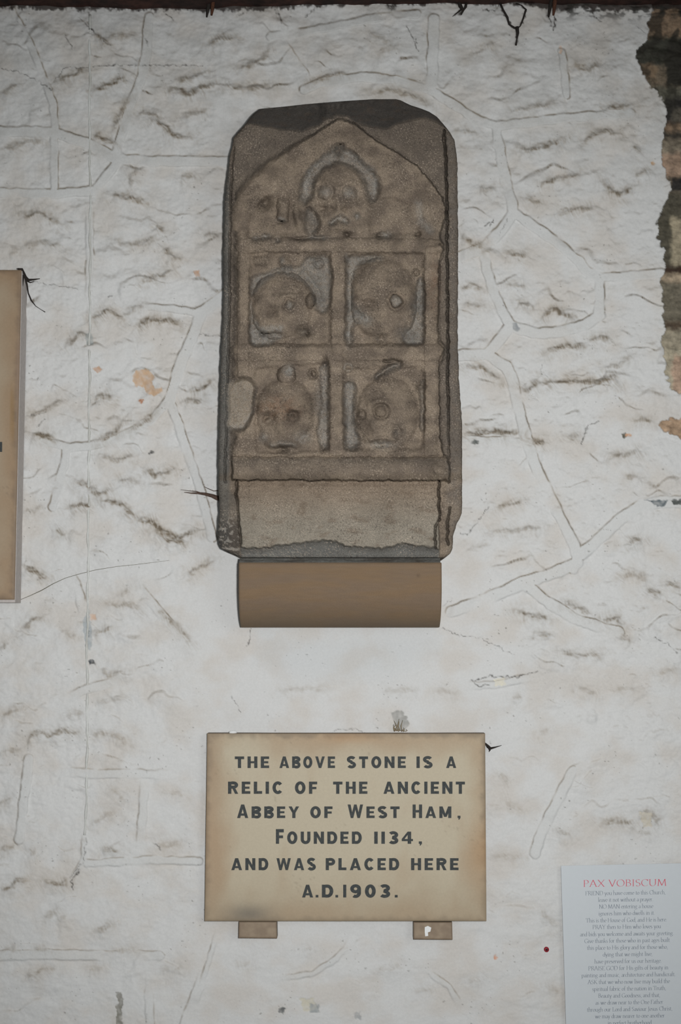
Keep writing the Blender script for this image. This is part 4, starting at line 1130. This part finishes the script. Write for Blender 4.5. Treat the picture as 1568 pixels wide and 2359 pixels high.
# skeleton letters: x-height .42, capitals .66, ascenders .72, descenders -.24; (advance, strokes)
def st(*p): return list(p)
X_ = .42
def serif(x, y, w=.07): return [(x - w, y), (x + w, y)]
def stem(x, y0, y1, top=True, bot=True, half=False):
    s = [[(x, y0), (x, y1)]]
    if bot: s.append(serif(x, y0 + .01, .075))
    if top: s.append([(x - .085, y1 - .03), (x + .01, y1)] if half else serif(x, y1 - .01, .075))
    return s
def arch(x0, x1, h=X_): return [[(x0, h * .68)] + arc((x0 + x1) / 2, h * .66, (x1 - x0) / 2, h * .33, 150, 0, 8) + [(x1, 0)], serif(x1, .01, .07)]
SER = {
 'a': (.36, [arc(.16,.30,.12,.11,150,0,7) + [(.28,.06),(.34,.02)], arc(.16,.12,.12,.11,70,380,10)]),
 'b': (.44, stem(.08,.02,.72,True,False,True) + [arc(.23,.21,.16,.20,165,-165,14)]),
 'c': (.36, [arc(.20,.21,.16,.20,45,315,12)]),
 'd': (.45, [arc(.20,.21,.16,.20,15,345,14), [(.36,.72),(.36,.0),(.43,.01)], [(.28,.69),(.37,.72)]]),
 'e': (.37, [arc(.20,.21,.16,.20,10,318,14), [(.05,.23),(.35,.25)]]),
 'f': (.27, stem(.10,0,.56,False,True) + [arc(.20,.58,.10,.13,180,50,6), [(.0,.40),(.24,.40)]]),
 'g': (.42, [arc(.19,.28,.13,.13,0,360,14), [(.10,.17),(.07,.10),(.14,.06),(.28,.04),(.36,-.04)], arc(.19,-.08,.17,.12,20,-200,10), [(.30,.36),(.40,.41)]]),
 'h': (.47, stem(.08,0,.72,True,True,True) + arch(.08,.37)),
 'i': (.22, stem(.11,0,X_,True,True,True) + [[(.09,.60),(.13,.56)]]),
 'j': (.22, [[(.12,X_),(.12,-.1),(.04,-.22)]]),
 'k': (.43, stem(.08,0,.72,True,True,True) + [[(.10,.18),(.34,.41)], [(.17,.25),(.40,.01)]]),
 'l': (.22, stem(.11,0,.72,True,True,True)),
 'm': (.70, stem(.08,0,X_,True,True,True) + arch(.08,.34) + arch(.34,.60)),
 'n': (.47, stem(.08,0,X_,True,True,True) + arch(.08,.37)),
 'o': (.41, [arc(.205,.21,.165,.20,0,360,16)]),
 'p': (.45, stem(.08,-.24,X_,True,True,True) + [arc(.23,.21,.16,.20,165,-165,14)]),
 'r': (.32, stem(.08,0,X_,True,True,True) + [[(.08,.28)] + arc(.22,.30,.12,.11,150,50,5)]),
 's': (.31, [arc(.155,.315,.10,.095,35,265,9) + arc(.155,.11,.11,.10,85,-150,9)]),
 't': (.27, [[(.11,.54),(.11,.08)] + arc(.20,.09,.09,.08,180,300,5), [(.0,.40),(.24,.40)]]),
 'u': (.47, [[(.08,X_),(.08,.14)] + arc(.21,.14,.13,.13,180,340,7) + [(.36,.12)], [(.37,X_),(.37,0),(.44,.01)], [(.0,.40),(.09,X_)], [(.29,.40),(.38,X_)]]),
 'v': (.41, [[(.05,X_),(.21,.0)], [(.21,.0),(.36,X_)], serif(.05,.41), serif(.36,.41,.055)]),
 'w': (.62, [[(.05,X_),(.19,0)], [(.19,0),(.31,X_)], [(.31,X_),(.44,0)], [(.44,0),(.57,X_)], serif(.05,.41), serif(.57,.41,.055)]),
 'y': (.41, [[(.05,X_),(.21,.0)], [(.36,X_),(.14,-.22),(.06,-.2)], serif(.05,.41), serif(.36,.41,.055)]),
 ',': (.17, [[(.09,.03),(.10,-.02),(.05,-.10)]]), '.': (.16, [[(.06,.05),(.10,.01)]]),
 'A': (.64, [[(.05,0),(.31,.67)], [(.31,.67),(.58,0)], [(.14,.24),(.48,.24)], serif(.05,.01), serif(.58,.01)]),
 'B': (.52, stem(.11,0,.66) + [[(.11,.65)] + arc(.27,.51,.14,.14,90,-90,8) + [(.11,.36)], [(.11,.36)] + arc(.29,.185,.17,.17,90,-90,8) + [(.11,.01)]]),
 'C': (.60, [arc(.34,.33,.29,.33,42,318,18), [(.55,.64),(.55,.50)]]),
 'D': (.66, stem(.11,0,.66) + [[(.11,.65)] + arc(.29,.33,.31,.32,90,-90,14) + [(.11,.01)]]),
 'E': (.50, stem(.11,0,.66) + [[(.11,.65),(.44,.65),(.44,.56)], [(.11,.35),(.36,.35)], [(.11,.01),(.46,.01),(.47,.11)]]),
 'F': (.48, stem(.11,0,.66) + [[(.11,.65),(.44,.65),(.44,.55)], [(.11,.35),(.36,.35)]]),
 'G': (.66, [arc(.34,.33,.29,.33,42,330,18), [(.58,.02),(.58,.27)], serif(.58,.27)]),
 'H': (.70, stem(.11,0,.66) + stem(.58,0,.66) + [[(.11,.34),(.58,.34)]]),
 'I': (.26, stem(.13,0,.66)), 'J': (.30, [[(.16,.66),(.16,0),(.06,-.14)], serif(.16,.65)]),
 'K': (.62, stem(.11,0,.66) + [[(.13,.30),(.48,.65)], [(.22,.38),(.58,.0)], serif(.48,.65,.06)]),
 'L': (.50, stem(.11,0,.66) + [[(.11,.01),(.45,.01),(.47,.13)]]),
 'M': (.80, [[(.09,0),(.14,.66)], [(.14,.66),(.40,.04)], [(.40,.04),(.65,.66)], [(.65,.66),(.71,0)], serif(.09,.01), serif(.71,.01), serif(.11,.65,.05), serif(.68,.65,.05)]),
 'N': (.68, [[(.11,0),(.11,.66)], [(.11,.66),(.57,.0)], [(.57,0),(.57,.66)], serif(.11,.01), serif(.09,.65), serif(.57,.65)]),
 'O': (.70, [arc(.35,.33,.30,.33,0,360,22)]),
 'P': (.50, stem(.11,0,.66) + [[(.11,.65)] + arc(.26,.48,.18,.17,90,-90,9) + [(.11,.31)]]),
 'R': (.56, stem(.11,0,.66) + [[(.11,.65)] + arc(.26,.50,.17,.15,90,-90,9) + [(.11,.35)], [(.27,.35),(.55,.0)]]),
 'S': (.46, [arc(.23,.50,.16,.155,35,265,11) + arc(.23,.17,.17,.165,85,-150,11)]),
 'T': (.58, stem(.29,0,.64,False) + [[(.03,.54),(.04,.65),(.54,.65),(.55,.54)]]),
 'U': (.68, [[(.11,.66),(.11,.24)] + arc(.34,.24,.23,.24,180,360,12) + [(.57,.66)], serif(.11,.65), serif(.57,.65)]),
 'V': (.64, [[(.06,.66),(.33,.0)], [(.33,.0),(.58,.66)], serif(.06,.65), serif(.58,.65)]),
 'W': (.90, [[(.05,.66),(.26,0)], [(.26,0),(.45,.66)], [(.45,.66),(.65,0)], [(.65,0),(.85,.66)], serif(.05,.65), serif(.85,.65)]),
 'X': (.62, [[(.07,.66),(.55,0)], [(.55,.66),(.07,0)], serif(.07,.65), serif(.55,.65), serif(.07,.01), serif(.55,.01)]),
 'Y': (.60, [[(.05,.66),(.30,.32)], [(.55,.66),(.30,.32)], [(.30,.32),(.30,0)], serif(.05,.65), serif(.55,.65), serif(.30,.01)]),
 ' ': (.24, []),
}

def serif_line(text, x0, x1, base_l, base_r, size, weight, track=0.0):
    w = sum(SER[c][0] + track for c in text) - track
    sx = (x1 - x0) / w
    pen = nib(weight)
    out = []; x = 0
    for c in text:
        adv, strokes = SER[c]
        for s_ in strokes:
            # sharp corners are drawn as separate straight pieces
            runs = []; cur = [s_[0]]
            for k in range(1, len(s_)):
                cur.append(s_[k])
                if k < len(s_) - 1:
                    a = math.atan2(s_[k][1] - s_[k - 1][1], s_[k][0] - s_[k - 1][0]); b = math.atan2(s_[k + 1][1] - s_[k][1], s_[k + 1][0] - s_[k][0])
                    if abs((b - a + math.pi) % (2 * math.pi) - math.pi) > 1.0:
                        runs.append(cur); cur = [s_[k]]
            runs.append(cur)
            for r in runs:
                for q in stroke_quads(r, pen):
                    pp = []
                    for a, b in q:
                        X = x0 + (x + a) * sx; f = (X - x0) / (x1 - x0)
                        pp.append((X, base_l * (1 - f) + base_r * f - b * size))
                    out.append(pp)
        x += adv + track
    return out

NX = lambda X: 1280 + X / 5.4444
NY = lambda Y: 1970 + Y / 5.4444
NOTICE = [
 ('FRIEND you have come to this Church,',368,1375,497), ('leave it not without a prayer.',527,1220,582), ('NO MAN entering a house',540,1220,667), ('ignores him who dwells in it.',535,1238,752),
 ('This is the House of God, and He is here.',375,1392,838), ('PRAY then to Him who loves you',458,1318,922), ('and bids you welcome and awaits your greeting.',303,1475,1010), ('Give thanks for those who in past ages built',357,1428,1095),
 ('this place to His glory and for those who,',390,1403,1181), ('dying that we might live,',588,1210,1267), ('have preserved for us our heritage.',483,1323,1353), ('PRAISE GOD for His gifts of beauty in',405,1410,1439),
 ('painting and music, architecture and handicraft.',322,1498,1525), ('ASK that we who now live may build the',398,1428,1611), ('spiritual fabric of the nation in Truth,',455,1380,1698), ('Beauty and Goodness, and that,',530,1308,1784),
 ('as we draw near to the One Father',495,1345,1870), ('through our Lord and Saviour Jesus Christ,',390,1460,1956), ('we may draw nearer to one another',490,1365,2041), ('in perfect brotherhood',650,1200,2127),
]

def build_notice():
    root = empty('paper_notice', V(1445, 2412, 0.02))
    tag(root, 'white paper notice with red heading and small grey text', 'notice')
    bm = bmesh.new()
    c = [(1291.5,1994.5),(1587,1988.5),(1601,2408),(1305,2413)]
    DEP = 0.0185
    f = [bm.verts.new(V(a, b, DEP)) for a, b in c]; k_ = [bm.verts.new(V(a, b, DEP) + Vector((0, .0012, 0))) for a, b in c]
    bm.faces.new(f); bm.faces.new(k_[::-1])
    for q in range(4): bm.faces.new((f[q], f[(q + 1) % 4], k_[(q + 1) % 4], k_[q]))
    bmesh.ops.recalc_face_normals(bm, faces=bm.faces[:])
    me = bpy.data.meshes.new('sheet'); bm.to_mesh(me); bm.free()
    link('sheet', me, M_paper, root, False)
    o = letters_mesh('heading', serif_line('PAX VOBISCUM', NX(340), NX(1388), NY(399), NY(384), 85 / 5.4444 / .66, .062, .03), DEP, .00015, M_red, root)
    o['label'] = 'red heading in thin roman capitals'
    for t, a, b, y in NOTICE:
        dy = (b - a) * 0.0145 / 2
        letters_mesh('text_line', serif_line(t, NX(a), NX(b), NY(y + dy), NY(y - dy), 78 / 5.4444, .066), DEP, .00015, M_ink, root)
build_notice()

# ------------------------------------------------------------------ small things on the wall
def on_wall(px, py, off=0.0): return V(px, py, wall_h(px, py) + off)

# painted-over cable running down the left part of the wall
pts = []
for k, yy in enumerate(np.arange(34, 1925, 9)):
    xx = np.interp(yy, [30, 100, 300, 450, 700, 1000, 1400, 1500, 1620, 1800, 1925], [207, 207, 206, 208, 207, 205, 202, 200, 201, 200, 196]) + 0.9 * math.sin(yy * .045) + .6 * math.sin(yy * .11)
    hs = [wall_h(xx, yy + q) for q in (-24, -12, 0, 12, 24)]
    pts.append(V(xx, yy, float(np.mean(hs)) - 0.0002))
tag(tube('electric_cable', pts, [0.0027 + .0007 * math.sin(k * .9) for k in range(len(pts))], M_cable), 'thin painted-over cable running straight down the wall between the two stones', 'cable')

# root growing out behind the relic
root = empty('dry_root', on_wall(503, 1145, 0.004))
tag(root, 'thin dry brown root sticking out to the left from behind the relic', 'root')
tube('stem', [on_wall(x_, y_, o_) for x_, y_, o_ in ((512,1150,.006),(500,1147,.009),(488,1142,.010),(472,1138,.009),(456,1136,.007),(440,1136,.005),(424,1134,.003))], [.0062,.0056,.0042,.0034,.0024,.0014,.0006], M_root, root)
tube('rootlet', [on_wall(x_, y_, o_) for x_, y_, o_ in ((470,1138,.009),(452,1132,.006),(436,1131,.004),(416,1128,.003))], [.0012,.0010,.0007,.0004], M_root, root)
tube('rootlet', [on_wall(x_, y_, o_) for x_, y_, o_ in ((506,1130,.006),(492,1131,.006),(480,1126,.004),(470,1121,.003))], [.0010,.0009,.0008,.0004], M_root, root)

# sooty cobweb at the corner of the side tablet
web = empty('sooty_cobweb', V(56, 645, 0.03))
tag(web, 'sooty black cobweb clinging to the top corner of the left side tablet', 'cobweb')
tube('strand', [V(40,619,.060),V(50,621,.058),V(54,630,.045),V(58,640,.03),V(66,645,.02),V(78,644,.014),V(92,642,.010)], [.0016,.0040,.0042,.0048,.0030,.0020,.0008], M_web, web)
tube('strand', [V(53,634,.05),V(51,645,.05),V(51,656,.048),V(52,664,.045)], [.0036,.0040,.0028,.0008], M_web, web)
tube('strand', [V(57,640,.032),V(62,655,.018),V(65,675,.012),V(72,692,.010),V(82,705,.010),V(94,713,.010),V(104,719,.010)], [.0026,.0020,.0015,.0018,.0008,.0006,.0010], M_web, web)
tube('strand', [V(60,646,.028),V(70,651,.016),V(79,648,.012)], [.002,.0014,.0006], M_web, web)

# loose thread drifting across the wall under the side tablet
tag(tube('cobweb_thread', [on_wall(x_, y_, .002) for x_, y_ in ((46,1382),(70,1372),(96,1360),(122,1345),(150,1332),(180,1323),(220,1313),(270,1305),(310,1301),(350,1296),(390,1291))], [.0005,.0007,.0010,.0008,.0006,.0006,.0006,.0005,.0005,.0004,.0003], M_thread, None, 5),
    'long thin grey cobweb thread crossing the wall beside the foot of the side tablet', 'cobweb')

# cobweb by the top right corner of the inscribed tablet
web = empty('dusty_cobweb', V(1122, 1720, 0.02))
tag(web, 'small dark dusty cobweb at the right edge of the inscribed tablet', 'cobweb')
tube('strand', [V(1117,1712,.030),V(1124,1720,.020),V(1130,1724,.012),V(1142,1721,.010),V(1155,1717,.009)], [.0015,.0036,.0028,.0014,.0005], M_web, web)
tube('strand', [V(1125,1720,.018),V(1128,1728,.014),V(1126,1732,.012)], [.003,.002,.0006], M_web, web)

# cobweb hanging under the beam
web = empty('beam_cobweb', on_wall(1190, 60, .004))
tag(web, 'black sooty cobweb hanging in a loop from the beam, to the right of the relic', 'cobweb')
tube('strand', [on_wall(x_, y_, .004) for x_, y_ in ((1151,6),(1158,22),(1168,40),(1172,56),(1184,64),(1190,66))], [.0030,.0024,.0030,.0022,.0028,.0020], M_web, web)
tube('strand', [on_wall(x_, y_, .004) for x_, y_ in ((1190,66),(1198,60),(1205,42),(1211,22),(1200,12),(1188,8))], [.0018,.0014,.0022,.0026,.0014,.0016], M_web, web)
tube('strand', [on_wall(x_, y_, .004) for x_, y_ in ((1190,62),(1192,76),(1190,90),(1188,104))], [.0048,.0038,.0016,.0024], M_web, web)

web = empty('beam_cobweb', on_wall(1062, 20, .004))
tag(web, 'short black cobweb clump under the beam, above the right shoulder of the relic', 'cobweb')
tube('strand', [on_wall(x_, y_, .004) for x_, y_ in ((1056,2),(1060,14),(1066,24),(1062,34))], [.0044,.0050,.0036,.0014], M_web, web)
tube('strand', [on_wall(x_, y_, .004) for x_, y_ in ((1074,4),(1072,16),(1066,26))], [.0030,.0034,.0012], M_web, web)
tube('strand', [on_wall(x_, y_, .004) for x_, y_ in ((1062,22),(1052,30),(1042,38))], [.0020,.0014,.0006], M_web, web)

# two rusty iron spikes hanging down from the beam
for px, lab in ((490, 'short rusty iron spike under the beam above the left of the relic'), (1277, 'short rusty iron spike under the beam at upper right of the wall')):
    sp = empty('iron_spike', V(px, 6, 0.03))
    tag(sp, lab, 'spike', 'iron spikes under the beam')
    tube('shaft', [V(px + 2, -6, .030), V(px, 8, .028), V(px - 1, 22, .024), V(px - 3, 36, .018)], [.0056, .0050, .0040, .0022], M_rust, sp)
    tube('strap', [V(px - 6, -6, .026), V(px - 9, 10, .022), V(px - 12, 26, .016), V(px - 14, 40, .012)], [.0040, .0044, .0036, .0018], M_web, sp)

# red wall plug
pl = empty('wall_plug', on_wall(1258, 2187, .0))
tag(pl, 'tiny dark red plastic wall plug beside the paper notice', 'wall plug')
c0 = on_wall(1258, 2187, .0)
tube('rim', [c0 + Vector((0, .004, 0)), c0 + Vector((0, -.0035, 0)), c0 + Vector((0, -.0045, 0))], [.0060, .0056, .0040], M_plug, pl, 14)
tube('hole', [c0 + Vector((0, -.004, 0)), c0 + Vector((0, -.0050, 0))], [.0024, .0022], M_web, pl, 10)

# tuft of straw and dust above the tablet
tf = empty('straw_tuft', V(925, 1686, .02))
tag(tf, 'small tuft of dusty straw caught on the wall above the inscribed tablet', 'straw')
rnd = random.Random(5)
for k in range(14):
    a = rnd.uniform(-14, 14); yy = rnd.uniform(1655, 1684)
    p0 = V(922 + a, 1686 - rnd.uniform(0, 4), .020); p2 = V(918 + a * .6 + rnd.uniform(-10, 10), yy, .012 + rnd.uniform(0, .006)); p1 = (p0 + p2) / 2 + Vector((rnd.uniform(-.005, .005), -.003, 0))
    tube('stalk', [p0, p1, p2], [.0009, .0010, .0004], M_straw, tf, 5)
